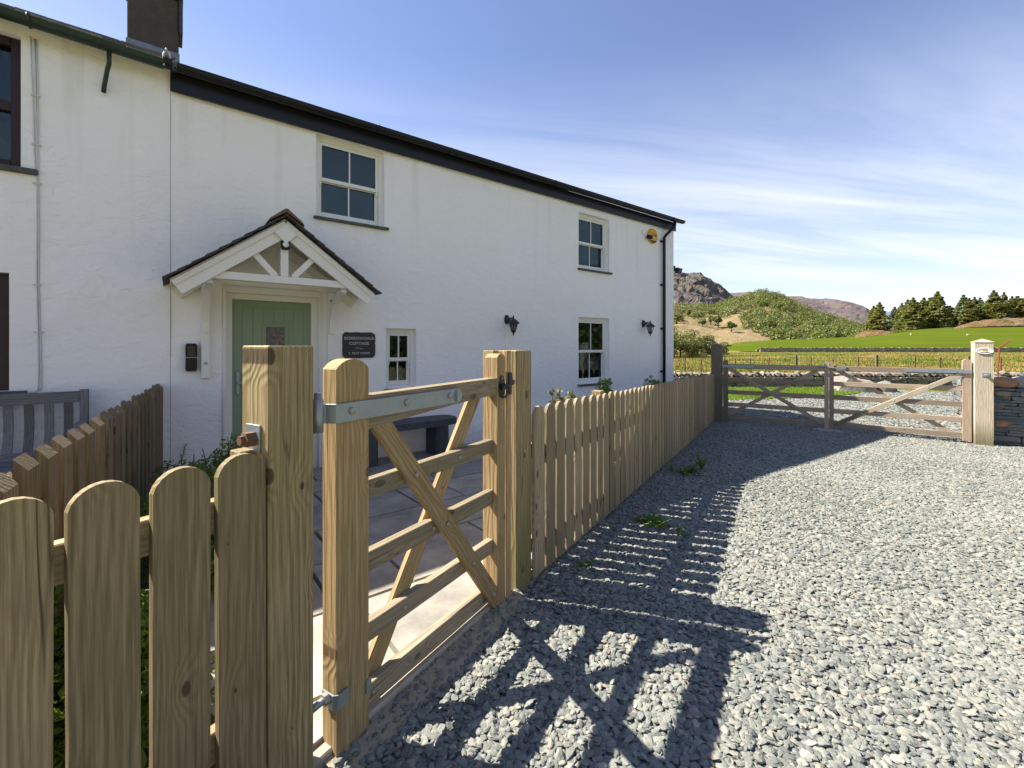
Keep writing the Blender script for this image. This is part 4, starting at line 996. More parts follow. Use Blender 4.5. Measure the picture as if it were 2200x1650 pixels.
# roof of old slates: ridge height from the photo's roof line
RV = -3.7
zr_L = HZ(190, 64, RV) - .06; ez_L = eL(-2.2) - .02
roof_slabs('roof', nb, -9.5, U_SPLIT, .14, ez_L - .03, RV, zr_L - .05, .012, M_oldslate, 14, u1r=HU(382, RV))
roof_slabs('rear_roof', nb, -9.5, U_SPLIT, -DEPTH - .9, ez_L - .2, RV, zr_L - .05, .012, M_oldslate, 10, u1r=HU(382, RV))
angL = math.atan2(zr_L - ez_L, .14 - RV); dL = -HN * math.cos(angL) + UP * math.sin(angL); nL = (UP - dL * UP.dot(dL)).normalized()
n = 0
for row in range(11):
    if n > 285: break
    s0 = row * .36; u = -3.9 + rr.uniform(0, .3)
    while u < U_SPLIT - .1 + (HU(382, RV) - U_SPLIT) * row / 11 and n < 290:
        w = min(rr.uniform(.20, .38), max(.08, U_SPLIT - .02 + (HU(382, RV) - U_SPLIT) * row / 11 - u)); q = H(u + w / 2, .16, eL(-2.2) + .0) + dL * s0 + nL * (.012 + rr.uniform(0, .012))
        put('slate', box(round(w - .008, 2), .02, .46, .005, 1, M_oldslate), M_oldslate, nb, frame(q, HD + UP * rr.uniform(-.01, .01), dL - nL * .035)); u += w; n += 1
# chimney
CV = RV + .25; cu0 = HU(273, CV); cu1 = HU(384, CV); czb = HZ(384, 132, CV) - .7
ct = HZ(384, 2, CV)
ch = hpart('chimney', nb, M_chim, [(cu0, cu1, CV - .5, CV, czb, ct)], .02)
hpart('cap', ch, M_slate, [(cu0 - .05, cu1 + .06, CV - .55, CV + .05, ct + .001, ct + .05)], .01)
hpart('side_slab', ch, M_slate, [(cu1 + .001, cu1 + .055, CV - .45, CV + .03, HZ(390, 73, CV), ct - .001)], .006)
hpart('lead_flashing', ch, M_lead, [(cu0 - .015, cu1 + .012, CV + .001, CV + .02, HZ(384, 132, CV) - .45, HZ(330, 99, CV) + .0), (cu1 + .001, cu1 + .012, CV - .3, CV, HZ(384, 132, CV) - .3, HZ(330, 102, CV))], .004)
hpart('rear_wall', nb, M_render, [(-9.5, U_SPLIT - .06, -DEPTH - .6, -DEPTH - .4, -.6, 4.2)], 0)
hpart('upper_floor', nb, M_interior, [(-9.5, U_SPLIT - .06, -DEPTH, -.2, 2.4, 2.6)], 0)
hpart('gable_wall', nb, M_render, [(-9.7, -9.5, -DEPTH - .6, 0, -.6, 5.2)], 0)

# ------------------------------------------------------------------ things fixed to the walls
def cable(pxs, r, lab):
    pts = [H(HU(px, .012), .012, HZ(px, py, .012)) for px, py in pxs]
    tagit(put('cable', tube_mesh(pts, r, 6), M_cable), lab, 'cable', 'cables running down the left wall')
cable([(66, 78), (68, 150), (71, 215), (74, 330), (77, 365)], .0045, 'thin white cable nearest the dark upstairs window, ending at its sill')
cable([(74, 84), (76, 150), (77, 210), (79, 330), (80, 420), (79, 600), (82, 720), (83, 800), (82, 836), (74, 843), (60, 845)], .0055, 'white cable from the eaves all the way down to the wooden bench')
cable([(78, 84), (81, 190), (82, 330), (83, 420), (83, 600), (87, 712), (89, 830), (86, 840)], .005, 'right hand white cable of the bundle, passing a dark clip halfway down')
hc = MB()
for px, py in ((77, 207), (79, 312), (80, 395), (80, 612), (84, 714)):
    u = HU(px, .0); z = HZ(px, py); hbox(hc, u - .03, u + .03, .0, .022, z - .006, z + .006)
tagit(put('cable_clip', hc.mesh(), M_cable), 'row of small clips holding the white cable bundle to the wall', 'clip', kind='stuff')

def lantern(px, ptop, pbot, lab):
    v = .17; u = HU(px, v); zt = HZ(px, ptop, v); zb = HZ(px, pbot, v); h = zt - zb
    t = thing('wall_lantern', lab, 'lantern', H(u, 0, zb), 'black lanterns on the cottage wall'); B = H(u, v, zb)
    M = frame(B, HD, UP)
    vv, ff = lathe([(.035, h * .26), (.078, h * .58)], 6)
    put('glass', mesh_from(vv, ff), M_glass, t, M)
    fr_ = MB()
    for k in range(6):
        a = math.pi / 3 * k; fr_.add(*tube([(.040 * math.cos(a), .040 * math.sin(a), h * .27), (.076 * math.cos(a), .076 * math.sin(a), h * .60)], .005, 4))
    put('cage', fr_.mesh(), M_blackmetal, t, M)
    put('roof', mesh_from(*lathe([(.075, h * .575), (.108, h * .585), (.105, h * .61), (.085, h * .68), (.055, h * .76), (.022, h * .82), (.010, h * .86), (.018, h * .90), (.010, h * .94), (.003, h)], 12), smooth=True), M_blackmetal, t, M)
    put('base', mesh_from(*lathe([(.004, 0), (.014, h * .04), (.01, h * .10), (.03, h * .16), (.045, h * .23), (.044, h * .27)], 12), smooth=True), M_blackmetal, t, M)
    put('bulb', mesh_from(*lathe([(.004, h * .5), (.028, h * .44), (.03, h * .38), (.012, h * .28)], 10), smooth=True), M_white, t, M)
    put('wall_plate', mesh_from(*lathe([(.055, 0), (.05, .02), (.02, .035), (.012, .10)], 12, 1, 1.5), smooth=True), M_blackmetal, t, frame(H(u - .01, 0, zb + h * .80), HD, HN))
    put('arm', tube_mesh([H(u, .03, zb + h * .78), H(u, .09, zb + h * .86), H(u, .14, zb + h * .85), H(u, v, zb + h * .80)], .013, 8), M_blackmetal, t)
lantern(1103, 677, 721, 'black wall lantern between the porch and the far windows')
lantern(1397, 688, 722, 'black wall lantern beside the black downpipe')

def text_mesh(s, size, ext, spacing=1.):
    cu = bpy.data.curves.new('t', 'FONT'); cu.body = s; cu.size = size; cu.extrude = ext; cu.align_x = 'CENTER'; cu.align_y = 'CENTER'; cu.space_character = spacing; cu.offset = size * .004
    o = bpy.data.objects.new('t', cu); col.objects.link(o); bpy.context.view_layer.update()
    me = bpy.data.meshes.new_from_object(o.evaluated_get(bpy.context.evaluated_depsgraph_get())); bpy.data.objects.remove(o); bpy.data.curves.remove(cu); return me
# name plaque
pu0 = HU(735); pu1 = HU(805); pz1 = HZ(770, 714); pz0 = HZ(770, 769); pw_ = pu1 - pu0; ph_ = pz1 - pz0
t = thing('name_plaque', 'dark slate name plaque with engraved white lettering right of the door', 'plaque', H((pu0 + pu1) / 2, 0, pz0))
bmx = bmesh.new(); out_ = []
rq = random.Random(2); np_ = 44
for i in range(np_):
    a = 2 * math.pi * i / np_; c_, s_ = math.cos(a), math.sin(a); k = 1 / (abs(c_) ** 10 + abs(s_) ** 10) ** .1
    out_.append((c_ * k * pw_ / 2 + rq.uniform(-.003, .003), s_ * k * ph_ / 2 + rq.uniform(-.003, .003)))
put('slate_board', prism(out_, .014, .003), M_plaque, t, frame(H((pu0 + pu1) / 2, .012, (pz0 + pz1) / 2), HD, UP))
for s, sz, dy in (('BORROWDALE', .0375, .26), ('COTTAGE', .0375, .06), ('2  PEAT HOWE', .027, -.32)):
    put('lettering', text_mesh(s, sz * pw_ / .30, .0008, 1.08), M_letter, t, Matrix(((HD.x, 0, HN.x, H((pu0 + pu1) / 2, .0205, 0).x), (HD.y, 0, HN.y, H((pu0 + pu1) / 2, .0205, 0).y), (0, 1, 0, (pz0 + pz1) / 2 + dy * ph_), (0, 0, 0, 1))))
put('flourish', tube_mesh([H((pu0 + pu1) / 2 + pw_ * (-.12 + .24 * i / 8), .021, (pz0 + pz1) / 2 - .125 * ph_ + .006 * math.sin(i / 8 * 6.28)) for i in range(9)], .0025, 5), M_letter, t)
# key safe left of the door
ku = (HU(398) + HU(423)) / 2; kz0 = HZ(410, 797); kz1 = HZ(410, 738); kw = HU(423) - HU(398); kh = kz1 - kz0
t = thing('key_safe', 'black key safe with dark window fixed left of the porch', 'key safe', H(ku, 0, kz0))
def waist(w, h):  # outline pinched in the middle
    pts = []
    for i in range(13):
        f = i / 12; k = 1 - .09 * math.exp(-((f - .5) / .07) ** 2) - .16 * max(0, (f - .86) / .14) ** 2 - .16 * max(0, (.1 - f) / .1) ** 2; pts.append((w / 2 * k, h * f))
    return pts + [(-a, b) for a, b in pts[::-1]]
put('body', prism(waist(kw, kh), .075, .01), M_blackplastic, t, frame(H(ku, .04, kz0), HD, UP))
put('window', box(kw * .62, .006, kh * .36, .004, 1, M_interior), plain('smoked_plastic', (.05, .035, .04), .15, .2, 90.), t, frame(H(ku, .079, kz0 + kh * .55), HD, UP))
put('chrome_band', box(kw * .86, .01, .012, .003, 1, M_galv), M_galv, t, frame(H(ku, .078, kz0 + kh * .475), HD, UP))
# alarm sounder
au = HU(1404, .05); az = HZ(1404, 507, .05); ar = (HU(1414, .05) - HU(1395, .05)) / 2 * 1.0
t = thing('alarm_sounder', 'round yellow alarm sounder with black lettering under the far eave', 'alarm', H(au, 0, az - ar))
put('cover', mesh_from(*lathe([(ar, 0), (ar, .035), (ar * .9, .055), (.001, .06)], 28), smooth=True), M_yellow, t, frame(H(au, 0.001, az), HD, HN))
MT = lambda u, v, z: Matrix(((HD.x, 0, HN.x, H(u, v, z).x), (HD.y, 0, HN.y, H(u, v, z).y), (0, 1, 0, z), (0, 0, 0, 1)))
put('lettering', text_mesh('Yale', ar * .62, .001), M_blackletter, t, MT(au + .015, .0605, az + ar * .15))
hpv = [(-.72, 0)] + [(math.cos(a) * .93, math.sin(a) * .93) for a in [R(x) for x in range(218, 323, 8)]]
put('lower_lens', prism([(math.cos(R(x)) * ar * .93, math.sin(R(x)) * ar * .93) for x in range(222, 320, 8)], .012, .002), M_blackplastic, t, frame(H(au, .052, az), HD, UP))
cu_ = HU(1391, .05); cz = HZ(1391, 508, .05)
t = thing('security_camera', 'small black camera on a white cable left of the yellow alarm', 'camera', H(cu_, 0, cz))
put('body', mesh_from(*lathe([(.03, 0), (.045, .02), (.045, .10), (.036, .125)], 14), smooth=True), M_blackplastic, t, frame(H(cu_, .03, cz), HD, (HN + HD * .5 - UP * .25)))
put('bracket', box(.07, .02, .07, .004, 1, M_white), M_white, t, frame(H(cu_ - .03, .011, cz - .03), HD, UP))
put('cable', tube_mesh([H(cu_ - .03, .012, cz + .03), H(cu_ - .12, .012, cz + .05), H(cu_ - .13, .01, cz + .12)], .006, 5), M_cable, t)
# floodlight on the gable
t = thing('floodlight', 'black floodlight sticking out past the far corner of the cottage', 'floodlight', H(U_END, -.3, 2.9))
fz = HZ(1447, 577)
FB = H(U_END, -.05, fz)
put('arm', tube_mesh([FB, FB + HD * .12 + UP * .02, FB + HD * .2], .02, 8), M_blackmetal, t)
put('sensor', mesh_from(*lathe([(.02, -.07), (.035, -.05), (.035, .03), (.02, .05)], 10), smooth=True), M_blackmetal, t, frame(FB + HD * .10 + UP * .03, HD, UP))
put('head', box(.16, .09, .13, .012, 1, M_blackmetal), M_blackmetal, t, frame(FB + HD * .24 - UP * .08, HD, UP + HN * .5))

# ------------------------------------------------------------------ picket fences
def picket_meshes(w, h, arc, th, n=1, bev=.002):
    return prism(round_top(w, h, arc, 9), th, bev)
PK = [picket_meshes(.128, 1.0, .050, .021), picket_meshes(.130, 1.0, .053, .021), picket_meshes(.125, 1.0, .048, .021)]
fence = thing('picket_fence', 'long picket fence of round topped boards from the small gate to the driveway gates', 'fence', F(0, 0, 0))
t_ = .022; i = 0
def top_z(t): return 1.117 - .0322 * max(0, t - .2)
board('gravel_board', F(-.02, -.016, -.03), F(4.6, -.016, -.15), UP, .22, .03, M_picket, fence)
board('gravel_board', F(4.6, -.016, -.15), F(9.25, -.016, -.30), UP, .22, .03, M_picket, fence)
rp_ = random.Random(9)
while t_ < 9.22:
    p = F(t_, 0, 0); g = gz(p.x, p.y); h = top_z(t_) - (g + .045) + rp_.uniform(-.006, .006); k = rp_.randrange(3)
    me = PK[k]
    if not me.materials: me.materials.append(M_picket)
    # keep the arch round: the height difference is a few per cent only
    M = frame(F(t_, .0105, g + .045), FD, UP + FD * rp_.uniform(-.004, .004)) @ Matrix.Rotation(rp_.uniform(-.02, .02), 4, 'Z') @ Matrix.Diagonal((1, 1, h, 1))
    put('picket', me, None, fence, M); t_ += .1565 + rp_.uniform(-.003, .003)
for a, b in ((-.02, 3.1), (3.1, 6.2), (6.2, 9.25)):
    for dz in (.22, .82):
        board('rail', F(a, -.022, top_z(a) - 1.1 + dz), F(b, -.022, top_z(b) - 1.1 + dz), UP, .085, .036, M_picket, fence)
for tt in (1.35, 3.1, 4.9, 6.3, 7.9):
    z = top_z(tt); board('post', F(tt, -.085, z - 1.4), F(tt, -.085, z + .012), FD, .095, .085, M_picket, fence)

nf = thing('near_picket_fence', 'short run of wide round topped pickets in the left foreground beside the big post', 'fence', F(-2, 0, 0))
NPX = [(472, 575, 975), (328, 452, 1005), (150, 305, 1035), (-70, 112, 1074)]
tt0 = []
for a, b, y in NPX:
    ta, tb = FT(a), FT(b) if b < 560 else FT(573); tc = (ta + tb) / 2; w = tb - ta; Y = F(tc).y; ztop = EYE - (y - HY) * Y / FPX
    tt0.append((tc, w, ztop))
while tt0[-1][0] > -4.0:
    tc, w, z = tt0[-1]; tt0.append((tc - .152, .127, 1.185))
for k, (tc, w, z) in enumerate(tt0):
    me = prism(round_top(w, z - .06, .052 if k != 3 else .045, 11), .022, .0025)
    put('picket', me, M_near, nf, frame(F(tc, -.011, .06), FD, UP + FD * rp_.uniform(-.006, .006)))
for dz in (1.065, .42):
    board('rail', F(-4.2, -.042, dz - .045), F(-1.73, -.042, dz - .045), UP, .09, .038, M_near, nf)
_t = FT(531, -.10); board('post', F(_t, -.10, -.1), F(_t, -.10, EYE - (964 - HY) * F(_t, -.1).y / FPX), FD, .075, .06, M_near, nf)
board('post', F(-3.4, -.115, -.1), F(-3.4, -.115, 1.2), FD, .085, .085, M_near, nf)

df_ = thing('dividing_fence', 'weathered brown fence with slant cut board tops running to the house wall', 'fence', D(2, 0, 0))
def slant(w, h, th, drop, bev=.003):
    bm = bmesh.new(); x = w / 2; y = th / 2
    lo = [bm.verts.new(c) for c in ((-x, -y, 0), (x, -y, 0), (x, y, 0), (-x, y, 0))]
    hi = [bm.verts.new(c) for c in ((-x, -y, h - drop), (x, -y, h - drop), (x, y, h), (-x, y, h))]
    bm.faces.new(lo[::-1]); bm.faces.new(hi)
    for i in range(4): bm.faces.new((lo[i], lo[(i + 1) % 4], hi[(i + 1) % 4], hi[i]))
    return bm_done(bm, bev)
dm1 = slant(.112, 1.12, .036, .042); dm2 = slant(.10, 1.06, .022, .02)
dm1.materials.append(M_divide); dm2.materials.append(M_divide)
s_ = .06; i = 0
while s_ < 4.3:
    # local x runs along the fence, local -y faces the gate side, where the cut slopes down
    put('picket', dm1, None, df_, frame(D(s_, .018, rp_.uniform(-.012, .012)), -DD, UP + DD * rp_.uniform(-.012, .012)))
    if s_ > .3: put('picket', dm2, None, df_, frame(D(s_ + .098, -.052, rp_.uniform(-.02, .01)), -DD, UP + DD * rp_.uniform(-.01, .01)))
    s_ += .195 if s_ > .7 else .13; i += 1
for dz in (.28, .85): board('rail', D(.02, -.0205, dz), D(4.4, -.0205, dz), UP, .075, .036, M_divide, df_)

# ------------------------------------------------------------------ small gate and its posts
def post_mesh(w, d, h, bev=.006, arc=0, pyr=0):
    if arc: return prism(round_top(w, h, arc, 11), d, bev)
    m = MB(); m.box(Matrix.Identity(4), w, d, h - pyr)
    if pyr:
        m.f.pop(5 if False else -1) if False else None
        k = len(m.v); z = h - pyr; o_ = .006
        m.add([(-w / 2 - o_, -d / 2 - o_, z), (w / 2 + o_, -d / 2 - o_, z), (w / 2 + o_, d / 2 + o_, z), (-w / 2 - o_, d / 2 + o_, z), (0, 0, h), (-w / 2 - o_, -d / 2 - o_, z - .012), (w / 2 + o_, -d / 2 - o_, z - .012), (w / 2 + o_, d / 2 + o_, z - .012), (-w / 2 - o_, d / 2 + o_, z - .012)],
              [(0, 1, 4), (1, 2, 4), (2, 3, 4), (3, 0, 4), (0, 5, 6, 1), (1, 6, 7, 2), (2, 7, 8, 3), (3, 8, 5, 0), (5, 8, 7, 6)])
        return m.mesh()
    return m.mesh(bev=bev)
ta = FT(577); tb = FT(675); wP = tb - ta
hp = thing('gatepost', 'big square green tinged gatepost on which the small gate hangs', 'gatepost', F((ta + tb) / 2, -.08, 0), 'posts of the small gate')
put('post', post_mesh(wP, .152, 1.5 + .15, .005), M_post, hp, frame(F((ta + tb) / 2, -.076, -.15), FD, UP))
# bolt with plate through the left face of the post
bz_ = 1.5 - (942 - HY) * 1.37 / FPX
put('washer_plate', box(.075, .006, .085, .001, 1, M_galv), M_galv, hp, frame(F(ta - .0035, -.076, bz_ - .042), FN, UP))
put('bolt_nut', mesh_from(*lathe([(.024, 0), (.024, .03), (.015, .032), (.015, .044), (.008, .044)], 6)), M_rust, hp, frame(F(ta - .006, -.07, bz_), FN, -FD))
sp0 = FT(1102, 0); sp1 = FT(1142, 0)
spost = thing('gatepost', 'square post between the small gate latch and the long picket fence', 'gatepost', F((sp0 + sp1) / 2, -.08, 0), 'posts of the small gate')
spa = FT(1110); zt1 = EYE - (753 - HY) * F(spa).y / FPX
put('post', post_mesh(sp1 - spa, .15, zt1 + .1, .005), M_post, spost, frame(F((sp1 + spa) / 2, -.075, -.1), FD, UP))
put('stop_board', box(.045, .030, zt1 + .05, .002, 1, M_gatewood), M_gatewood, spost, frame(F(FT(1094, .0), -.016, -.05), FD, UP))
put('stop_post', box(.055, .075, zt1 + .05, .003, 1, M_gatewood), M_gatewood, spost, frame(F(FT(1094, .0) - .004 + .0, -.125, -.05), FD, UP))
gate = thing('garden_gate', 'wooden five bar garden gate with crossed braces and galvanised strap hinge', 'gate', F(-1, 0, 0))
g0 = FT(722); g1 = FT(792); gs0 = FT(1068); gs1 = FT(1085)
zst = EYE - (771 - HY) * F((g0 + g1) / 2).y / FPX; zsl = EYE - (760 - HY) * F(gs0).y / FPX
put('hinge_stile', post_mesh(g1 - g0, .074, zst - .055, .003, arc=.036), M_gatewood, gate, frame(F((g0 + g1) / 2, -.037, .055), FD, UP))
put('slam_stile', post_mesh(gs1 - gs0, .08, zsl - .075, .003, arc=.022), M_gatewood, gate, frame(F((gs0 + gs1) / 2, -.040, .075), FD, UP))
RA = [(.947, .072), (.667, .078), (.397, .076), (.152, .088)]
for zc, h in RA:
    board('rail', F(g1 + .0005, -.046, zc), F(gs0 - .0005, -.046, zc), UP, h, .040, M_gaterail, gate)
# top rail, deeper at the hinge side
lt = gs0 - g1
tr = [(0, 1.185), (0, 1.312), (lt, 1.322), (lt, 1.232)] + [(lt * (1 - f), 1.232 - .047 * (f ** 1.4)) for f in (.2, .4, .6, .8)]
me = prism([(a, b - 1.185) for a, b in tr], .066, .004)
_M = frame(F(g1, -.0345, 1.185), FD, UP); _R = Matrix(((0, 0, 1, 0), (0, 1, 0, 0), (-1, 0, 0, 0), (0, 0, 0, 1)))
me.transform(_R.inverted()); put('top_rail', me, M_gaterail, gate, _M @ _R)
def gbrace(name, a, b, off, w, th, mat=M_gatewood):
    A = F(a[0], off, a[1]); B = F(b[0], off, b[1]); return board(name, A, B, FD, w, th, mat, gate)
gbrace('brace', (g1 + .045, 1.225), (gs0 + .02, .085), -.0145, .088, .024)
gbrace('brace', (gs0 - .10, 1.235), (g1 + .03, .13), -.0795, .088, .025)
bolts = [(963, 845 + 0, 0)]
def gbolt(t, z, o=.0, r=.011):
    put('coach_bolt', mesh_from(*lathe([(r, 0), (r, .002), (r * .7, .006), (.001, .007)], 10), smooth=True), M_bolt, gate, frame(F(t, o, z), FD, FN))
ax = lambda f: (g1 + .075 + (gs0 + .02 - g1 - .075) * f, 1.19 + (.085 - 1.19) * f)
for zc, h in RA:
    f = (1.19 - zc) / (1.19 - .085); tt, zz = ax(f); gbolt(tt, zz, -.001)
    bt = gs0 - .10 + (g1 + .03 - gs0 + .10) * (1.235 - zc) / (1.235 - .13)
    if abs(bt - tt) > .07: gbolt(bt, zc, -.026)
# strap hinge, bent round the stile
he = FT(980); zs = 1.262; hh = .068
st = MB(); th = .006
pts = [(ta * 0 + g0 - .045, -.030), (g0 - .016, -.030), (g0 - .006, .001), (g0 + .02, .0045), (he, .0045)]
n_ = len(pts)
for (tt, o) in pts:
    for oo in (0, th):
        for z in (zs - hh / 2, zs + hh / 2): st.v.append(tuple(F(tt - (oo if o < 0 else 0), o + (oo if o >= 0 else oo * .6), z)))
for i in range(n_ - 1):
    k = 4 * i
    for a, b in ((0, 1), (1, 3), (3, 2), (2, 0)): st.f.append((k + a, k + 4 + a, k + 4 + b, k + b))
st.f += [(0, 1, 3, 2), (4 * n_ - 4, 4 * n_ - 2, 4 * n_ - 1, 4 * n_ - 3)]
sm_ = bmesh.new(); mm_ = st.mesh(); sm_.from_mesh(mm_)
put('strap_hinge', bm_done(sm_, .001), M_galv, gate)
v, f = lathe([(.034, 0), (.034, .006)], 16); put('strap_end', mesh_from(v, f), M_galv, gate, frame(F(he, .0045, zs), FD, FN))
for px, dt in ((752, 0), (870, 0), (963, 0)): put('bolt_head', mesh_from(*lathe([(.014, 0), (.014, .003), (.011, .009), (.001, .010)], 12), smooth=True), M_bolt, gate, frame(F(FT(px), .0105, zs + .004), FD, FN))
# hinge pin on the post
hk = thing('hinge_hook', 'galvanised hinge pin on the big post carrying the gate strap', 'hinge', F(tb, -.03, 1.25))
v, f = lathe([(.019, -.06), (.019, .052), (.012, .056), (.012, .075)], 12); put('pin', mesh_from(v, f, smooth=True), M_galv, hk, frame(F(g0 - .052, -.028, 1.262), FD, UP))
put('shank', tube_mesh([F(tb + .0, -.05, 1.21), F(g0 - .052, -.028, 1.21)], .013, 8), M_galv, hk)
# lower hinge: yoke clamped round the stile
zl = 1.5 - (1508 - HY) * F(g0).y / FPX
ly = MB(); P_ = [(g0 + .045, .0045), (g0 + .0, .0045), (g0 - .006, -.002), (g0 - .006, -.060)]
for (tt, o) in P_:
    for z in (zl - .026, zl + .026): ly.v += [tuple(F(tt, o, z)), tuple(F(tt - (.006 if o < 0 else 0), o + (.006 if o > 0 else 0), z))]
for i in range(3):
    k = 4 * i
    for a, b in ((0, 1), (1, 3), (3, 2), (2, 0)): ly.f.append((k + a, k + 4 + a, k + 4 + b, k + b))
ly.f += [(0, 2, 3, 1), (12, 13, 15, 14)]
put('hinge_yoke', ly.mesh(), M_galv, gate)
put('lower_pin', tube_mesh([F(tb + .001, -.03, zl + .01), F(g0 - .03, -.03, zl + .012), F(g0 - .012, -.03, zl + .012)], .012, 8), M_galv, gate)
put('nut', mesh_from(*lathe([(.021, 0), (.021, .018), (.013, .02)], 6)), M_bolt, gate, frame(F(g0 - .013, -.03, zl + .012), FN, -FD))
put('clamp_plate', box(.024, .005, .05, .001, 1, M_galv), M_galv, gate, frame(F(g1 - .002, .0025, 1.5 - (1485 - HY) * F(g1).y / FPX), FD, UP))
# ring latch
lz = EYE - (832 - HY) * F(gs0).y / FPX; lc = (gs0 + gs1) / 2 + .003
lt_ = thing('ring_latch', 'black iron ring latch on the small gate and its keeper', 'latch', F(lc, 0, lz - .06))
el = [(math.cos(a) * .030, math.sin(a) * .062 + .062) for a in [2 * math.pi * i / 20 for i in range(20)]]
put('back_plate', prism(el, .005, .001), M_blackmetal, lt_, frame(F(lc, .0026, lz - .062), FD, UP))
put('spindle', mesh_from(*lathe([(.020, 0), (.020, .012), (.013, .022), (.001, .026)], 12), smooth=True), M_blackmetal, lt_, frame(F(lc, .005, lz), FD, FN))
put('ring', tube_mesh([F(lc + .006 + .030 * math.sin(2 * math.pi * i / 18), .022 + .006 * math.cos(2 * math.pi * i / 18), lz - .024 + .036 * math.cos(2 * math.pi * i / 18)) for i in range(19)], .006, 7), M_blackmetal, lt_)
put('latch_bar', tube_mesh([F(lc - .01, .012, lz + .005), F(lc + .03, .014, lz + .004), F(gs1 + .045, .010, lz - .006)], .007, 7), M_blackmetal, lt_)
put('keeper', prism([(-.015, -.05), (.015, -.05), (.015, .0), (.045, .005), (.05, .025), (.02, .035), (.015, .075), (-.015, .075)], .008, .001), M_blackmetal, lt_, frame(F(FT(1094) , .0055, lz), FD, UP))
for dz in (-.047, .047): put('screw', mesh_from(*lathe([(.006, 0), (.005, .003), (.001, .004)], 8)), M_bolt, lt_, frame(F(lc, .0052, lz + dz), FD, FN))

# ------------------------------------------------------------------ driveway gates
ZG = -.265
def dpost(s, w, d, h, mat, lab, px0=None):
    t = thing('driveway_gatepost', lab, 'gatepost', G(s, 0, ZG), 'posts of the driveway gates')
    put('post', post_mesh(w, d, h + .3, .006, pyr=.055), mat, t, frame(G(s, 0, ZG - .3), GD, UP)); return t
zl1 = EYE - (737 - HY) * G(0).y / FPX
a0, a1 = GS(1529), GS(1552)
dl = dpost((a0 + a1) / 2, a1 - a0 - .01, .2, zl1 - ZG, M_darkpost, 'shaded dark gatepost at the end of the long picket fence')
b0_, b1_ = GS(2095, .12), GS(2135, .12)
zr1 = EYE - (728 - HY) * G(b0_).y / FPX
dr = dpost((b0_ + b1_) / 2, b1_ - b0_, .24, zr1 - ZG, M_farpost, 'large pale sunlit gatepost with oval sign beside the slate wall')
bc = (b0_ + b1_) / 2
# oval sign and bolt end on the pale post
sg = thing('oval_sign', 'small oval cream sign with a gold picture on the pale gatepost', 'sign', G(bc, .12, 1.35))
oz = EYE - (754 - HY) * G(bc, .12).y / FPX
ov = lambda a, b, n=28: [(math.cos(2 * math.pi * i / n) * a, math.sin(2 * math.pi * i / n) * b) for i in range(n)]
so_ = bc + .004; ow = .112
put('plate', prism(ov(ow, .056), .012, .003), M_cream, sg, frame(G(so_, .1275, oz), GD, UP))
put('rim', tube_mesh([G(so_ + (ow - .008) * math.cos(2 * math.pi * i / 32), .134, oz + .048 * math.sin(2 * math.pi * i / 32)) for i in range(33)], .004, 5), M_letter, sg)
put('emblem', prism([(-.03, 0), (.03, 0), (.035, .02), (.012, .034), (-.008, .026), (-.032, .03)], .004, .001), plain('gold_paint', (.5, .32, .08), .5), sg, frame(G(so_, .1345, oz + .004), GD, UP))
mk = MB(); rq = random.Random(4)
for i in range(11):
    a = -.052 + .0105 * i; mk.box(frame(G(so_ + a, .1345, oz - .030 + .00 * i), GD, UP), .004 + .003 * (i % 2), .003, .010 + .006 * rq.random())
for i in range(7): mk.box(frame(G(so_ - .072 + .010 * i, .1345, oz + .006 + .004 * i), GD, UP), .005, .003, .008)
put('lettering', mk.mesh(), M_blackletter, sg)
pzb = EYE - (806 - HY) * G(bc, .12).y / FPX
put('hinge_plate', box(.10, .006, .075, .002, 1, M_galv), M_galv, dr, frame(G(bc + .02, .1235, pzb - .035), GD, UP))
put('hinge_bolt', mesh_from(*lathe([(.024, 0), (.024, .03), (.014, .032), (.014, .07)], 8)), M_galv, dr, frame(G(bc + .02, .126, pzb), GD, GN))

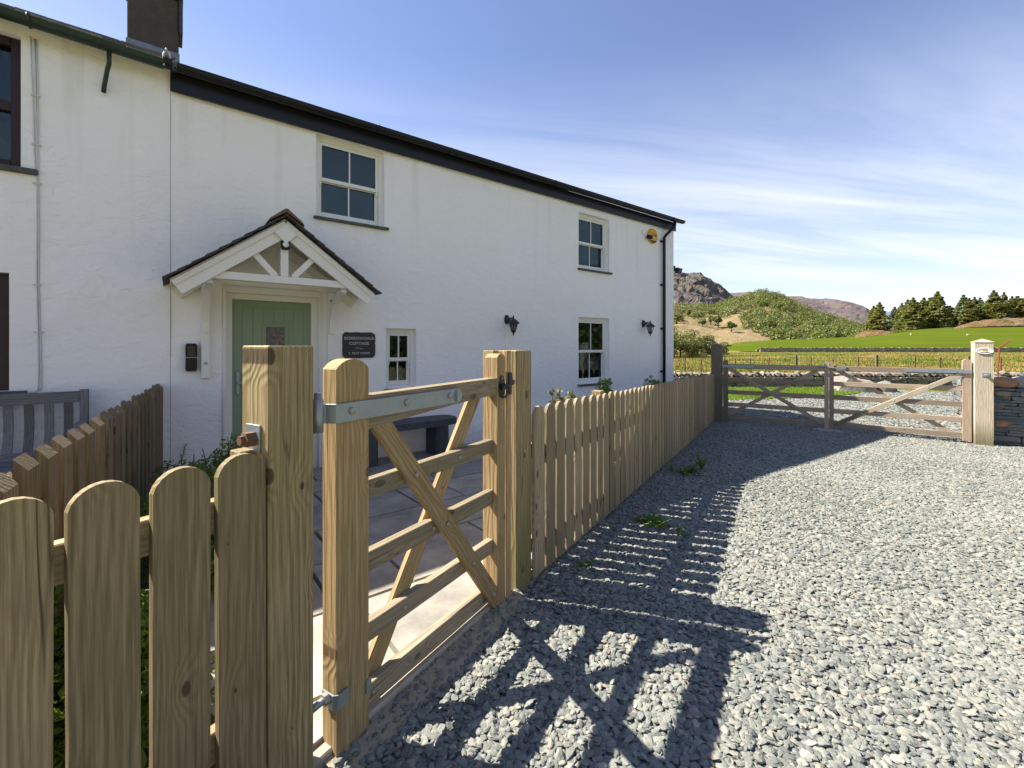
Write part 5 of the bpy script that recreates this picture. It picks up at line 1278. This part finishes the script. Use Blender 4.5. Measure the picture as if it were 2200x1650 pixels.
def field_gate(sa, sb, label, braces, end_left):
    """sa..sb outer faces of the two stiles"""
    t = thing('field_gate', label, 'gate', G((sa + sb) / 2, 0, ZG), 'pair of driveway gates')
    w = .075; sw = .10
    return t
zt2 = 1.075; hr = .098
RZ = [1.025, .715, .435, .155, -.125]
gm0 = (GS(1781) - .0)
gA0 = GS(1553) + .01; gA1 = gm0 - .004; gB0 = gm0 + .004; gB1 = GS(2086)
def build_gate(s0, s1, lab, hinge):
    t = thing('driveway_gate', lab, 'gate', G((s0 + s1) / 2, 0, ZG + .08), 'pair of driveway gates')
    w0 = .10 if hinge == 'L' else .075; w1 = .115 if hinge == 'R' else .075
    hz0 = 1.165 if hinge == 'L' else 1.17; hz1 = 1.25 if hinge == 'R' else 1.17
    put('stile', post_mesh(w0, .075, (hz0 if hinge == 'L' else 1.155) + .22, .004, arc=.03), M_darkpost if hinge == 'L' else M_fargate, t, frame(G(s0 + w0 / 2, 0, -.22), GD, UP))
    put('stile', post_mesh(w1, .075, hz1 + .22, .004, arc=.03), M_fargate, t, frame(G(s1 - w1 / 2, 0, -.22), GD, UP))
    x0 = s0 + w0 + .0005; x1 = s1 - w1 - .0005
    for i, z in enumerate(RZ):
        board('rail' if i else 'top_rail', G(x0, .0, z), G(x1, .0, z), UP, hr * (1.05 if i == 0 else .95), .045 if i == 0 else .032, M_fargate, t)
    zb0 = RZ[-1] + .03; ztb = RZ[0] - .05
    if hinge == 'L':
        board('brace', G(x0 + .02, .032, ztb), G(x1 - .03, .032, zb0 - .02), UP, .078, .024, M_fargate, t)
        board('brace', G(x1 - .12, -.035, ztb), G(x0 + .03, -.035, zb0 + .02), UP, .075, .024, M_fargate, t)
    else:
        board('brace', G(x0 + .02, .034, zb0 - .02), G(x1 - .02, .034, ztb + .0), UP, .085, .028, M_farpost, t)
        board('brace', G(x0 + .06, -.035, ztb + .02), G(x1 - .08, -.035, zb0 - .04), UP, .075, .024, M_fargate, t)
    # strap hinge
    if hinge == 'L': board('strap_hinge', G(s0 - .02, .0405, RZ[0]), G(s0 + .62, .0405, RZ[0]), UP, .055, .005, M_galv, t, .001)
    else:
        board('strap_hinge', G(s1 + .0, .0605, RZ[0]), G(s1 - .92, .0605, RZ[0]), UP, .06, .005, M_galv, t, .001)
        board('hinge_packer', G(s1 - .9, .041, RZ[0]), G(s1 - .0, .041, RZ[0]), UP, .05, .034, M_fargate, t, .001)
        for q in (.2, .5, .8): put('bolt_head', mesh_from(*lathe([(.013, 0), (.011, .008), (.001, .01)], 8)), M_bolt, t, frame(G(s1 - q, .063, RZ[0]), GD, GN))
    for i, z in enumerate(RZ[1:4]):
        f = (ztb - z) / (ztb - zb0)
        sx = x0 + (x1 - x0) * (f if hinge == 'L' else 1 - f)
        put('coach_bolt', mesh_from(*lathe([(.014, 0), (.011, .006), (.001, .008)], 8), smooth=True), M_bolt, t, frame(G(sx, .0465, z), GD, GN))
    return t
ga = build_gate(gA0, gA1, 'left driveway gate with greyed bars and an X of braces, mostly in shade', 'L')
gb = build_gate(gB0, gB1, 'right driveway gate with one pale diagonal brace, in full sun', 'R')
# throw over loop catch between the two
tl = thing('gate_catch', 'galvanised throw over catch joining the tops of the two driveway gates', 'catch', G(gm0, .05, 1.06))
put('bar', tube_mesh([G(gm0 - .17, .05, 1.045), G(gm0 - .17, .052, 1.085), G(gm0 - .12, .052, 1.065), G(gm0 + .1, .052, 1.035), G(gm0 + .33, .052, 1.005)], .011, 6), M_galv, tl)
put('plate', box(.05, .01, .12, .002, 1, M_galv), M_galv, tl, frame(G(gm0 + .25, .04, .975), GD, UP))
cs_ = thing('concrete_stop', 'flat stone stop in the gravel under the meeting stiles', 'stop', G(gm0, 0, ZG))
put('slab', rock(77, .62, .28, .10, .1), M_flag, cs_, frame(G(gm0, .02, ZG + .01), GD, UP))

# ------------------------------------------------------------------ slate wall to the right of the gate
M_wallstone = rand_stone('slate_wall_stone', [(.085, .105, .115), (.12, .14, .14), (.18, .17, .14), (.10, .12, .13), (.22, .20, .17), (.14, .135, .12)], .85, 9., .8, .012, 18.)
M_orange = rand_stone('orange_boulder', [(.42, .22, .10), (.34, .20, .12)], .9, 6., .8, .02, 10.)
M_pale = rand_stone('pale_boulder', [(.31, .28, .22), (.25, .22, .175)], .9, 6., .8, .02, 10.)
sw = thing('slate_wall', 'dry stone wall of thin dark slates at the right edge beside the pale post', 'wall', G(5.2, 0, ZG))
wpost = b1_ + .012
def lay(parent, P0, dirv, nrm, L, H0, seed, rows, mat, name='stone', dmin=.12, dmax=.42, cap=10**6, z0=None, jog=.03, depth=.22):
    r = random.Random(seed); z = z0; n = 0; ws = []
    tot = sum(rows)
    for hgt in rows:
        x = -r.uniform(0, .1)
        while x < L:
            w = r.uniform(dmin, dmax); 
            if x + w > L: w = max(.06, L - x)
            hh_ = hgt * r.uniform(.8, 1.05)
            if n < cap:
                p = P0 + dirv * (x + w / 2) - nrm * (depth / 2 - r.uniform(-jog, jog) * .7); p.z = z + hgt / 2
                put(name, slab_stone(r.randrange(10 ** 6), w - .006, depth, hh_, .10), mat, parent, frame(p, dirv + UP * r.uniform(-.03, .03), UP))
            n += 1; x += w
        z += hgt
    return n
r5 = random.Random(15); rowsW = []
while sum(rowsW) < 1.04: rowsW.append(r5.choice([.045, .055, .07, .09, .12, .05]))
WZ0 = ZG - .04
n1 = lay(sw, G(wpost, -.10), GD, GN, 2.3, 1, 31, rowsW, M_wallstone, z0=WZ0, dmin=.16, dmax=.5)
# return running away from the gate, its end seen through the right gate
RT = G(wpost - .02, -.16)
RDIR = (Vector((10.22, 10.25, 0)) - Vector((RT.x, RT.y, 0))); RL = RDIR.length; RDIR.normalize(); RN = Vector((-RDIR.y, RDIR.x, 0))
n2 = lay(sw, Vector((RT.x, RT.y, 0)) - RN * -.0, RDIR, RN, RL, 1, 32, [sum(rowsW[i:i + 2]) for i in range(0, len(rowsW), 2)], M_wallstone, z0=WZ0, cap=120, dmin=.15, dmax=.38)
# core
m = MB()
def qbox(m, P, d, n_, L, dep, z0, z1):
    vs = [Vector((*(P + d * a - n_ * b).xy, z)) for a in (0.02, L) for b in (.09, dep) for z in (z0, z1)]
    m.add(vs, [(0, 1, 3, 2), (4, 6, 7, 5), (0, 4, 5, 1), (2, 3, 7, 6), (0, 2, 6, 4), (1, 5, 7, 3)])
qbox(m, G(wpost, -.10), GD, GN, 2.35, .55, -.6, WZ0 + sum(rowsW) - .03); put('core', m.mesh(), M_soil, sw)
for i, (s, w, h, mt, d) in enumerate([(.20, .36, .24, M_orange, .4), (.50, .36, .27, M_pale, .42), (.9, .44, .22, M_wallstone, .4), (1.3, .36, .26, M_pale, .4), (1.68, .4, .22, M_orange, .4), (2.1, .42, .25, M_wallstone, .4)]):
    p = G(wpost + s, -.26, WZ0 + sum(rowsW) + h * .36); put('cope_stone', rock(200 + i, w * 1.12, d, h, .16, 2), mt, sw, frame(p, GD, UP))
for i in range(5):
    p = Vector((*(RT + RDIR * (.25 + .42 * i) - RN * .15).xy, WZ0 + sum(rowsW) + .08)); put('cope_stone', rock(230 + i, .40, .36, .26, .16, 2), [M_pale, M_wallstone, M_orange][i % 3], sw, frame(p, RDIR, UP))
put('orange_stone', rock(260, .24, .22, .16, .12, 2), M_orange, sw, frame(G(wpost + .14, -.155, WZ0 + .42), GD, UP))
put('cope_stone', rock(261, .26, .24, .12, .12, 2), M_pale, sw, frame(G(wpost + .15, -.16, WZ0 + sum(rowsW) - .10), GD, UP))
# rusty bent iron
ri = thing('rusty_iron', 'rust red bent angle iron standing behind the pale gatepost', 'iron bar', G(wpost + .2, -.6, -.2))
rY = 8.4
def rp3(px, py, Y): return Vector(((px - CX) / FPX * Y, Y, pz(px, py, Y)))
q0 = rp3(2142, 800, rY); q1 = rp3(2147, 747, rY); q2 = rp3(2169, 731, rY)
board('upright', (q0.x - .03, q0.y, .2), q1, HD, .075, .022, M_rust2 if 'M_rust2' in globals() else plain('red_rust', (.24, .065, .03), .8, .3, 30.), ri, .002)
board('bent_arm', q1 - (q2 - q1).normalized() * .02, q2, HD, .07, .022, bpy.data.materials['red_rust'], ri, .002)

# ------------------------------------------------------------------ far boundary wall, field fence, far field wall
M_rubble = rand_stone('rubble_stone', [(.12, .12, .10), (.22, .20, .17), (.16, .15, .125), (.28, .25, .21)], .9, 9., .8, .02, 12.)
M_cope = rand_stone('cope_stone_pale', [(.19, .165, .135), (.27, .235, .19), (.15, .135, .11), (.24, .19, .15)], .9, 7., .8, .02, 12.)
fw = thing('boundary_wall', 'low dry stone wall across the far end of the drive with rounded cope stones', 'wall', (10, 18.2, -.28))
YW = 18.3
def merged_stones(x0, x1, Y, z0, rows, seed, dep=.25, wmin=.15, wmax=.5, yf=None, jz=.015):
    r = random.Random(seed); m = MB()
    for ri_, hgt in enumerate(rows):
        zz = z0 + sum(rows[:ri_]); x = x0 + r.uniform(-.2, 0)
        while x < x1:
            w = r.uniform(wmin, wmax); yy = (yf(x) if yf else Y) + r.uniform(-.03, .03); hh_ = hgt * r.uniform(.75, 1.1); c = w * .12
            a, b = x + .008, x + w - .008; zb_ = zz + r.uniform(-jz, jz); zt_ = zb_ + hh_
            pts = [(a + c, zb_), (b - c, zb_), (b, zb_ + hh_ * .4), (b - c * r.random(), zt_), (a + c * r.random(), zt_), (a, zb_ + hh_ * .5)]
            k = len(m.v); m.v += [(p, yy, q) for p, q in pts] + [(p, yy + dep, q) for p, q in pts]
            m.f.append((k, k + 1, k + 2, k + 3, k + 4, k + 5)); 
            for i in range(6): m.f.append((k + i, k + 6 + i, k + 6 + (i + 1) % 6, k + (i + 1) % 6))
            x += w
    return m.mesh()
def isl_stone(name, cols):
    t = NT(name); c = t.n('ShaderNodeNewGeometry').outputs['Random Per Island']; p = world_pos(t)
    colr = t.ramp(c, [(i / (len(cols) - 1), cc) for i, cc in enumerate(cols)]); n = t.noise(p, 6., 5., .65)
    colr = t.n('ShaderNodeVectorMath', {0: colr, 'Scale': t.rng(n, .3, .7, .6, 1.35)}, operation='SCALE').outputs[0]
    return t.done(colr, .9, t.bump(n, .8, .05), spec=.2)
M_isl = isl_stone('rubble_stone_mass', [(.14, .125, .10), (.26, .225, .175), (.19, .165, .13), (.33, .285, .22), (.17, .165, .145)])
zfw = -.33
tagit(put('rubble', merged_stones(3.0, 30, YW, zfw, [.10, .09, .08, .09, .08, .07], 3), M_isl, fw), kind='stuff')
m = MB(); hx = lambda x0, x1, y0, y1, z0, z1: m.add([Vector((a, b, c)) for a in (x0, x1) for b in (y0, y1) for c in (z0, z1)], [(0, 1, 3, 2), (4, 6, 7, 5), (0, 4, 5, 1), (2, 3, 7, 6), (0, 2, 6, 4), (1, 5, 7, 3)])
hx(3.0, 30, YW + .06, YW + .6, -.8, zfw + .5); put('core', m.mesh(), M_soil, fw)
CP = [rock(300 + i, 1, 1, 1, .2, 1) for i in range(8)]
for c in CP: c.materials.append(M_cope)
x = 4.2; n = 0; r6 = random.Random(8)
while x < 24:
    w = r6.uniform(.15, .30); h = r6.uniform(.20, .30)
    put('cope_stone', CP[n % 8], None, fw, Matrix.Translation((x + w / 2, YW + .24, zfw + .51 + h * .38)) @ Matrix.Rotation(r6.uniform(-.3, .3), 4, 'Y') @ Matrix.Rotation(r6.uniform(-.4, .4), 4, 'Z') @ Matrix.Diagonal((w * 1.1, .42, h, 1)))
    x += w; n += 1
bo = thing('boulder', 'large low boulder at the tip of the lawn in front of the boundary wall', 'boulder', (13.2, 16.9, -.28))
put('rock', rock(401, 1.75, 1.0, 1.15, .22, 3), M_pale, bo, Matrix.Translation((13.05, 17.0, -.28)))
bo2 = thing('boulder', 'smaller dark blocky stone touching the right side of the large boulder', 'boulder', (14.2, 16.8, -.28))
put('rock', rock(402, .9, .7, .75, .15, 2), M_wallstone, bo2, Matrix.Translation((14.25, 16.9, -.22)))
# lawn behind the left gate
lw = []
def lawn_in(x, y): return ((x - 5.5) / 8.6) ** 2 + ((y - 18.6) / 4.4) ** 2 < 1 and y < 18.25 and x > 2
M_lawn = (lambda t: t.done(t.mix(t.noise(world_pos(t), 6., 4.), (.09, .15, .012), (.13, .19, .02)), .9, t.bump(t.noise(world_pos(t), 60., 3.), 1., .03), spec=.1))(NT('lawn_grass'))
lm = poly_grid(.15, lawn_in, lambda x, y: -.235 + .01 * mnoise.noise(Vector((x, y, 0))), 2, 15, 13.8, 18.3)
tagit(put('lawn', lm, M_lawn), kind='structure')
def blades(n, f, h, w, seed, mat, name, lean=.5):
    r = np.random.default_rng(seed); P = np.array([f(r) for _ in range(n)]); a = r.uniform(0, 6.28, n); hh = h * r.uniform(.5, 1.3, n); l = hh * lean * r.uniform(-1, 1, n); l2 = hh * lean * r.uniform(-1, 1, n)
    dx = np.cos(a) * w / 2; dy = np.sin(a) * w / 2
    V = np.zeros((n, 3, 3)); V[:, 0] = P - np.stack([dx, dy, 0 * dx], 1); V[:, 1] = P + np.stack([dx, dy, 0 * dx], 1); V[:, 2] = P + np.stack([l, l2, hh], 1)
    me = bpy.data.meshes.new('blades'); me.vertices.add(3 * n); me.vertices.foreach_set('co', V.astype('f').ravel()); me.loops.add(3 * n); me.loops.foreach_set('vertex_index', np.arange(3 * n, dtype='i'))
    me.polygons.add(n); me.polygons.foreach_set('loop_start', np.arange(0, 3 * n, 3, dtype='i')); me.update(calc_edges=True)
    return tagit(put(name, me, mat), kind='stuff')
M_blade = leafmat('lawn_blade', [(.09, .15, .012), (.13, .20, .02), (.17, .24, .03)], .25)
def fl_(r):
    while True:
        x = r.uniform(3, 15); y = r.uniform(14, 18.25)
        if lawn_in(x, y): return (x, y, -.235)
blades(26000, fl_, .055, .02, 3, M_blade, 'lawn_grass')
def tuft_mat():
    t = NT('rough_grass_blade'); p = world_pos(t); a = t.noise(t.scale(p, (.07, .20, 1)), 1., 6., .7, .6); c = t.n('ShaderNodeNewGeometry').outputs['Random Per Island']
    colr = t.ramp(t.math('ADD', a, t.math('MULTIPLY', t.math('SUBTRACT', c, .5), .015)), [(.42, (.10, .135, .018)), (.50, (.16, .175, .03)), (.535, (.26, .19, .065)), (.59, (.34, .205, .08)), (.68, (.22, .20, .06))])
    return t.done(colr, .9, spec=.1)
M_tuft = tuft_mat()
def ft_(r):
    y = 19.3 + 72 * r.random() ** 1.6; px = r.uniform(1380, 2400); x = (px - CX) / FPX * y
    return (x, y, zground(x, y) - .02)
blades(90000, ft_, .20, .06, 5, M_tuft, 'rough_grass', .8)
# field fence: rusty thin posts and wires
ff = thing('wire_fence', 'thin rusty post and wire fence standing beyond the boundary wall', 'fence', (10, 22, -.2))
YF = 21.5; tops = []
for px, ww, tp in [(1440, .045, 768), (1471, .045, 769), (1505, .045, 771), (1557, .045, 770), (1580, .045, 770), (1613, .045, 770), (1651, .045, 768), (1711, .09, 764), (1742, .045, 769), (1790, .045, 770), (1844, .05, 766), (1884, .10, 763), (1965, .05, 766), (2020, .045, 768), (2080, .09, 765), (2150, .05, 767), (2230, .05, 767), (2320, .09, 765)]:
    x = (px - CX) / FPX * YF; z1 = pz(px, tp, YF); z0 = zground(x, YF) - .2
    board('post', (x, YF, z0), (x + random.uniform(-.03, .03), YF, z1), (1, 0, 0), ww, ww * .8, M_rust if ww < .07 else M_darkpost, ff, .002)
for dz in (.93, .68, .42, .2):
    z = -.03 + dz - .15; put('wire', tube_mesh([(4 + 1.5 * i, YF - .04, z + .012 * math.sin(i * 1.7)) for i in range(18)], .006, 4), M_rust, ff)
# second wall at the foot of the pasture
fw2 = thing('field_wall', 'distant dry stone wall along the foot of the bright pasture', 'wall', (90, 100, 0))
tagit(put('rubble', merged_stones(56, 190, 99, -.15, [.3, .3, .28, .28], 5, .5, .3, 1.0, lambda x: 99 + 1.5 * math.sin(x * .05), .06), M_isl, fw2), kind='stuff')
m = MB(); hx(56, 190, 101.2, 101.6, -.6, .6); put('core', m.mesh(), M_isl, fw2)

# ------------------------------------------------------------------ benches
sb = thing('slate_bench', 'slate slab bench on two upright stones against the cottage wall', 'bench', H(1.05, .4, 0))
slab = []
rq = random.Random(12)
su0, su1 = .30, 1.76; sv0, sv1 = .10, .52; szt = .50
for i in range(28):
    a = 2 * math.pi * i / 28; c_, s_ = math.cos(a), math.sin(a); k = 1 / (abs(c_) ** 5 + abs(s_) ** 5) ** .2
    slab.append(((su1 - su0) / 2 * c_ * k + rq.uniform(-.012, .012), (sv1 - sv0) / 2 * s_ * k + rq.uniform(-.012, .012)))
put('seat_slab', prism(slab, .085, .012), M_bench, sb, Matrix(((HD.x, 0, -HN.x, 0), (HD.y, 0, -HN.y, 0), (0, 1, 0, 0), (0, 0, 0, 1))) if False else frame(H((su0 + su1) / 2, (sv0 + sv1) / 2, szt - .0425), HD, HN))
for uc_, w_, sd in ((.52, .17, 5), (1.50, .19, 6)):
    put('leg', slab_stone(sd, w_, .36, .47, .12), M_bench, sb, frame(H(uc_, .31, .215), HD, UP))
wb = thing('garden_bench', 'grey painted wooden slatted bench against the left cottage wall', 'bench', H(-3, .4, 0))
bu1 = HU(190, .16); bu0 = bu1 - 1.75
vB = .16; ztop = HZ(185, 836, vB)
bz1 = ztop
for uu in (bu1 - .03, bu0 + .03):
    board('leg', H(uu, vB, -.01), H(uu, vB - .02, ztop), HD, .06, .055, M_benchwood, wb)
    board('leg', H(uu, vB + .50, -.01), H(uu, vB + .50, ztop - .36), HD, .06, .055, M_benchwood, wb)
    # scrolled arm
    arm = [(0, .0), (.12, .02), (.30, .0), (.45, -.02), (.56, .02), (.60, .0), (.60, -.06), (.5, -.06), (.4, -.055), (.2, -.03), (0, -.045)]
    put('arm', prism(arm, .07, .004), M_benchwood, wb, frame(H(uu, vB - .01, ztop - .30), HN, UP))
board('top_rail', H(bu0 + .062, vB - .015, ztop - .065), H(bu1 - .062, vB - .015, ztop - .065), UP, .10, .035, M_benchwood, wb)
board('lower_rail', H(bu0 + .062, vB + .02, ztop - .56), H(bu1 - .062, vB + .02, ztop - .56), UP, .07, .035, M_benchwood, wb)
ns = 13
for i in range(ns):
    uu = bu1 - .135 - (bu1 - bu0 - .27) * i / (ns - 1)
    m = MB(); P_ = [(vB - .015, ztop - .118), (vB - .035, ztop - .22), (vB - .035, ztop - .34), (vB - .01, ztop - .46), (vB + .02, ztop - .524)]
    for v, z in P_:
        for s in (-.030, .030):
            for q in (-.008, .008): m.v.append(tuple(H(uu + s, v + q, z)))
    for k in range(4):
        b = 4 * k
        for a, c in ((0, 1), (1, 3), (3, 2), (2, 0)): m.f.append((b + a, b + c, b + 4 + c, b + 4 + a))
    put('back_slat', m.mesh(), M_benchwood, wb)
for i in range(6): board('seat_slat', H(bu0 + .02, vB + .06 + .085 * i, ztop - .60), H(bu1 - .02, vB + .06 + .085 * i, ztop - .60), HN, .07, .022, M_benchwood, wb)
board('front_rail', H(bu0 + .062, vB + .50, ztop - .655), H(bu1 - .062, vB + .50, ztop - .655), UP, .08, .03, M_benchwood, wb)

# ------------------------------------------------------------------ plants
def leaf_mesh(L, w, n=4, droop=.3):
    vs = []; fs = []
    for i in range(n + 1):
        f = i / n; ww = w * math.sin(math.pi * (f * .92 + .06)) ** .8; z = droop * -(f ** 2) * L + .35 * L * f
        vs += [(L * f, -ww / 2, z + ww * .15), (L * f, 0, z), (L * f, ww / 2, z + ww * .15)]
    for i in range(n):
        for k in (0, 1): a = 3 * i + k; fs.append((a, a + 1, a + 4, a + 3))
    return vs, fs
def weed(loc, label, n, L, w, seed, upr=0., mat=M_weed, cat='weed', name='weed', group='weeds in the gravel'):
    r = random.Random(seed); m = MB()
    for i in range(n):
        a = r.uniform(0, 6.28); l = L * r.uniform(.6, 1.1); v, f = leaf_mesh(l, w * r.uniform(.7, 1.2), 6, r.uniform(.2, .6))
        # toothed edge
        v = [(x, y * (1 + .45 * (-1) ** (k // 3)), z) for k, (x, y, z) in enumerate(v)]
        M = Matrix.Rotation(a, 4, 'Z') @ Matrix.Rotation(-r.uniform(.0, .5) - upr, 4, 'Y'); m.add([M @ Vector(q) for q in v], f)
    t = thing(name, label, cat, loc, group); put('leaves', m.mesh(), mat, t, WM[t]); return t
def gp(px, py):
    z = 0
    for _ in range(12):
        Y = (EYE - z) * FPX / (py - HY); x = (px - CX) / FPX * Y; z = gz(x, Y)
    return Vector((x, Y, z + .01))
weed(gp(1395, 1125), 'broad dandelion like weed in the fence shadow nearest the middle of the fence', 16, .16, .035, 1)
weed(gp(1412, 1133), 'sunlit end of the dandelion patch in the fence shadow', 12, .13, .03, 2)
weed(gp(1474, 1018), 'low flat weed patch in the shade further along the fence', 22, .2, .04, 3)
weed(gp(1507, 1012), 'upright leafy weed in the shade just right of the flat patch', 14, .22, .04, 4, .8)
weed(gp(1444, 1016), 'thin weed closest to the fence beside the flat patch', 6, .16, .025, 8, .8)
weed(gp(1255, 1216), 'tiny weed near the fence foot close to the small gate', 9, .09, .025, 5)
weed(gp(1470, 1155), 'small sprig among the striped shadows', 6, .08, .02, 6, .3)
weed(gp(1457, 1148), 'tiny upright sprig left of the other sprig in the striped shadows', 4, .09, .015, 7, .9)
# pots behind the long fence
for i, (px, tz, hh_, lab, mt) in enumerate([(1212, 1.09, .30, 'pale feathery plant showing above the nearest part of the long fence', M_wood_brown), (1299, 1.09, .26, 'bright leafy plant above the fence below the far ground floor window', M_weed), (1408, .97, .22, 'small green plant above the fence near the downpipe', M_weed)]):
    tt = FT(px, -.45); b = F(tt, -.45, 0); t = thing('potted_plant', lab, 'plant', b, 'plants in pots behind the long fence')
    put('pot', mesh_from(*lathe([(.13, 0), (.17, .32), (.18, .32), (.18, .36), (.15, .36), (.14, .30)], 14), smooth=True), M_ridge, t, frame(b, HD, UP))
    m = MB(); r = random.Random(90 + i)
    cc = []
    for k in range(15):
        a = r.uniform(0, 6.28); h0 = r.uniform(.55, 1.) * (tz - .36); rr2 = r.uniform(.02, .15)
        m.add(*tube([(0, 0, .33), (math.cos(a) * rr2 * .5, math.sin(a) * rr2 * .5, .36 + h0 * .5), (math.cos(a) * rr2, math.sin(a) * rr2, .36 + h0)], .004, 4))
        for q in range(4): cc.append((math.cos(a) * rr2 * (1 - .12 * q), math.sin(a) * rr2 * (1 - .12 * q), .36 + h0 * (1 - .13 * q), .035, .035, .03))
    put('leaf_spray', leaf_cloud(cc, 16, .038, seed=60 + i, aspect=.28), mt, t, WM[t])
    put('stem', m.mesh(), mt, t, WM[t])
# planting behind the near fence
def frond(m, P, a, L, n, r, curl=.8):
    pts = []
    for i in range(n + 1):
        f = i / n; pts.append(P + Vector((math.cos(a) * L * f * (1 - .25 * f), math.sin(a) * L * f * (1 - .25 * f), L * (.85 * f - curl * f * f))))
    m.add(*tube(pts, .003, 3, False))
    for i in range(2, n):
        f = i / n; l = .075 * math.sin(math.pi * (f * .85 + .12)) + .012
        d = (pts[min(i + 1, n)] - pts[i - 1]).normalized(); sd = d.cross(UP).normalized()
        for s in (-1, 1):
            q = pts[i]; e = q + sd * s * l + d * l * .35 - UP * l * .12; mid = (q + e) / 2 ; wv = d * l * .17
            m.add([q, mid + wv, e, mid - wv], [(0, 1, 2, 3)])
for i, (pt, lab, hh_) in enumerate([(F(-2.02, -.62, .02), 'fern like shrub behind the gap between the second and third near pickets', .55), (F(-2.35, -.60, .02), 'fern like shrub at the far left behind the near pickets', .5), (F(-1.93, -.75, .02), 'fern like shrub beside the big gatepost', .5)]):
    t = thing('fern', lab, 'fern', pt, 'ferns behind the near pickets'); m = MB(); r = random.Random(40 + i)
    for k in range(46):
        frond(m, Vector((r.uniform(-.10, .10), r.uniform(-.10, .10), r.uniform(0, .25))), r.uniform(0, 6.28), hh_ * r.uniform(.5, 1.1), 13, r, r.uniform(.3, .9))
    put('fronds', m.mesh(), M_leaf, t, WM[t])
for i, (pt, w, hh_, lab, dens, sz) in enumerate([(D(1.75, .55, 0), .52, .84, 'dense dark small leaved shrub in the corner by the wall and brown fence', 460, .026), (D(2.6, .42, 0), .45, .88, 'dense green shrub in the bed behind the middle near pickets', 460, .028), (F(-2.15, -.95, 0), .42, .78, 'leafy shrub low behind the leftmost near pickets', 420, .030), (F(-1.86, -.75, 0), .36, .62, 'small leafy shrub between the big gatepost and the path', 380, .026)]):
    t = thing('shrub', lab, 'shrub', Vector((pt.x, pt.y, .0)), 'shrubs in the bed behind the near pickets'); r = random.Random(140 + i)
    c = [(r.uniform(-.35, .35) * w * 1.3, r.uniform(-.35, .35) * w * 1.3, hh_ * r.uniform(.12, .85), w * .30, w * .30, hh_ * .17) for _ in range(20)]
    put('foliage', leaf_cloud(c, dens, sz, seed=150 + i, aspect=.3), M_leaf, t, WM[t])
    m = MB()
    for k in range(16):
        a = r.uniform(0, 6.28); q = r.uniform(.1, .4) * w; m.add(*tube([(0, 0, 0), (math.cos(a) * q * .5, math.sin(a) * q * .5, hh_ * .5), (math.cos(a) * q, math.sin(a) * q, hh_ * r.uniform(.6, .98))], .006, 4, rs=[.008, .005, .0025]))
    put('stem', m.mesh(True), M_bark, t, WM[t])
# spindly seedling against the wall
b = H(HU(385, .12), .12, 0); t = thing('seedling', 'thin twiggy plant rising against the wall left of the door', 'plant', b); m = MB(); r = random.Random(5); hs = HZ(390, 955, .12)
m.add(*tube([(0, 0, .3), (.02, 0, hs * .6), (.05, .02, hs)], .004, 4))
for k in range(22):
    z = .35 + (hs - .35) * k / 21; a = k * 2.4; v, f = leaf_mesh(.035, .014, 3, .2); M = Matrix.Translation((.05 * (z / hs) ** 2, .02 * (z / hs) ** 2, z)) @ Matrix.Rotation(a, 4, 'Z'); m.add([M @ Vector(c) for c in v], f)
put('foliage', m.mesh(), M_leaf, t, WM[t])

# ------------------------------------------------------------------ hedge and trees across the lane (outside the frame; the panes mirror them)
hg = thing('lane_hedge', 'tall overgrown hedge along the far side of the lane, right of the camera', 'hedge', (30, -6, -.6)); r = random.Random(77)
c = [(30 + r.uniform(-1.5, 1.5) + (y + 6) * .1, y, r.uniform(0, 4.6), 1.6, 1.6, 1.2) for y in [(-40 + .28 * i) for i in range(230)]]
put('foliage', leaf_cloud(c, 110, .30, seed=9), M_wood_tree, hg)
lt_m, tips = limb_mesh(1., .035, 5, 9, .35, .3)
RC = [crown_mesh(s, 22, 420, .045) for s in (81, 82)]
for i, (x, y, h) in enumerate([(34, 1, 12), (42, -9, 13), (30, -13, 10.5), (24, -22, 12), (45, 11, 11), (52, 4, 13), (14, -28, 13), (38, -24, 14), (60, 22, 12), (2, -30, 12)]):
    t = thing('lane_tree', ['broad tree straight right of the camera behind the hedge', 'tallest tree right of the camera and a little behind it', 'low tree close to the lane, behind and right', 'tree close to the camera at the rear right', 'low tree to the right beyond the slate wall', 'tall tree furthest to the right', 'tall tree almost directly behind the camera', 'big tree at the rear right beyond the hedge end', 'tree at the right beyond the lane, level with the pale gatepost', 'tree directly behind the camera'][i], 'tree', (x, y, -.6), 'trees across the lane', rz=i * 1.3)
    S = Matrix.Diagonal((h, h, h, 1)); put('trunk', lt_m, M_bark, t, WM[t] @ S); put('crown', RC[i % 2], M_wood_tree, t, WM[t] @ S)
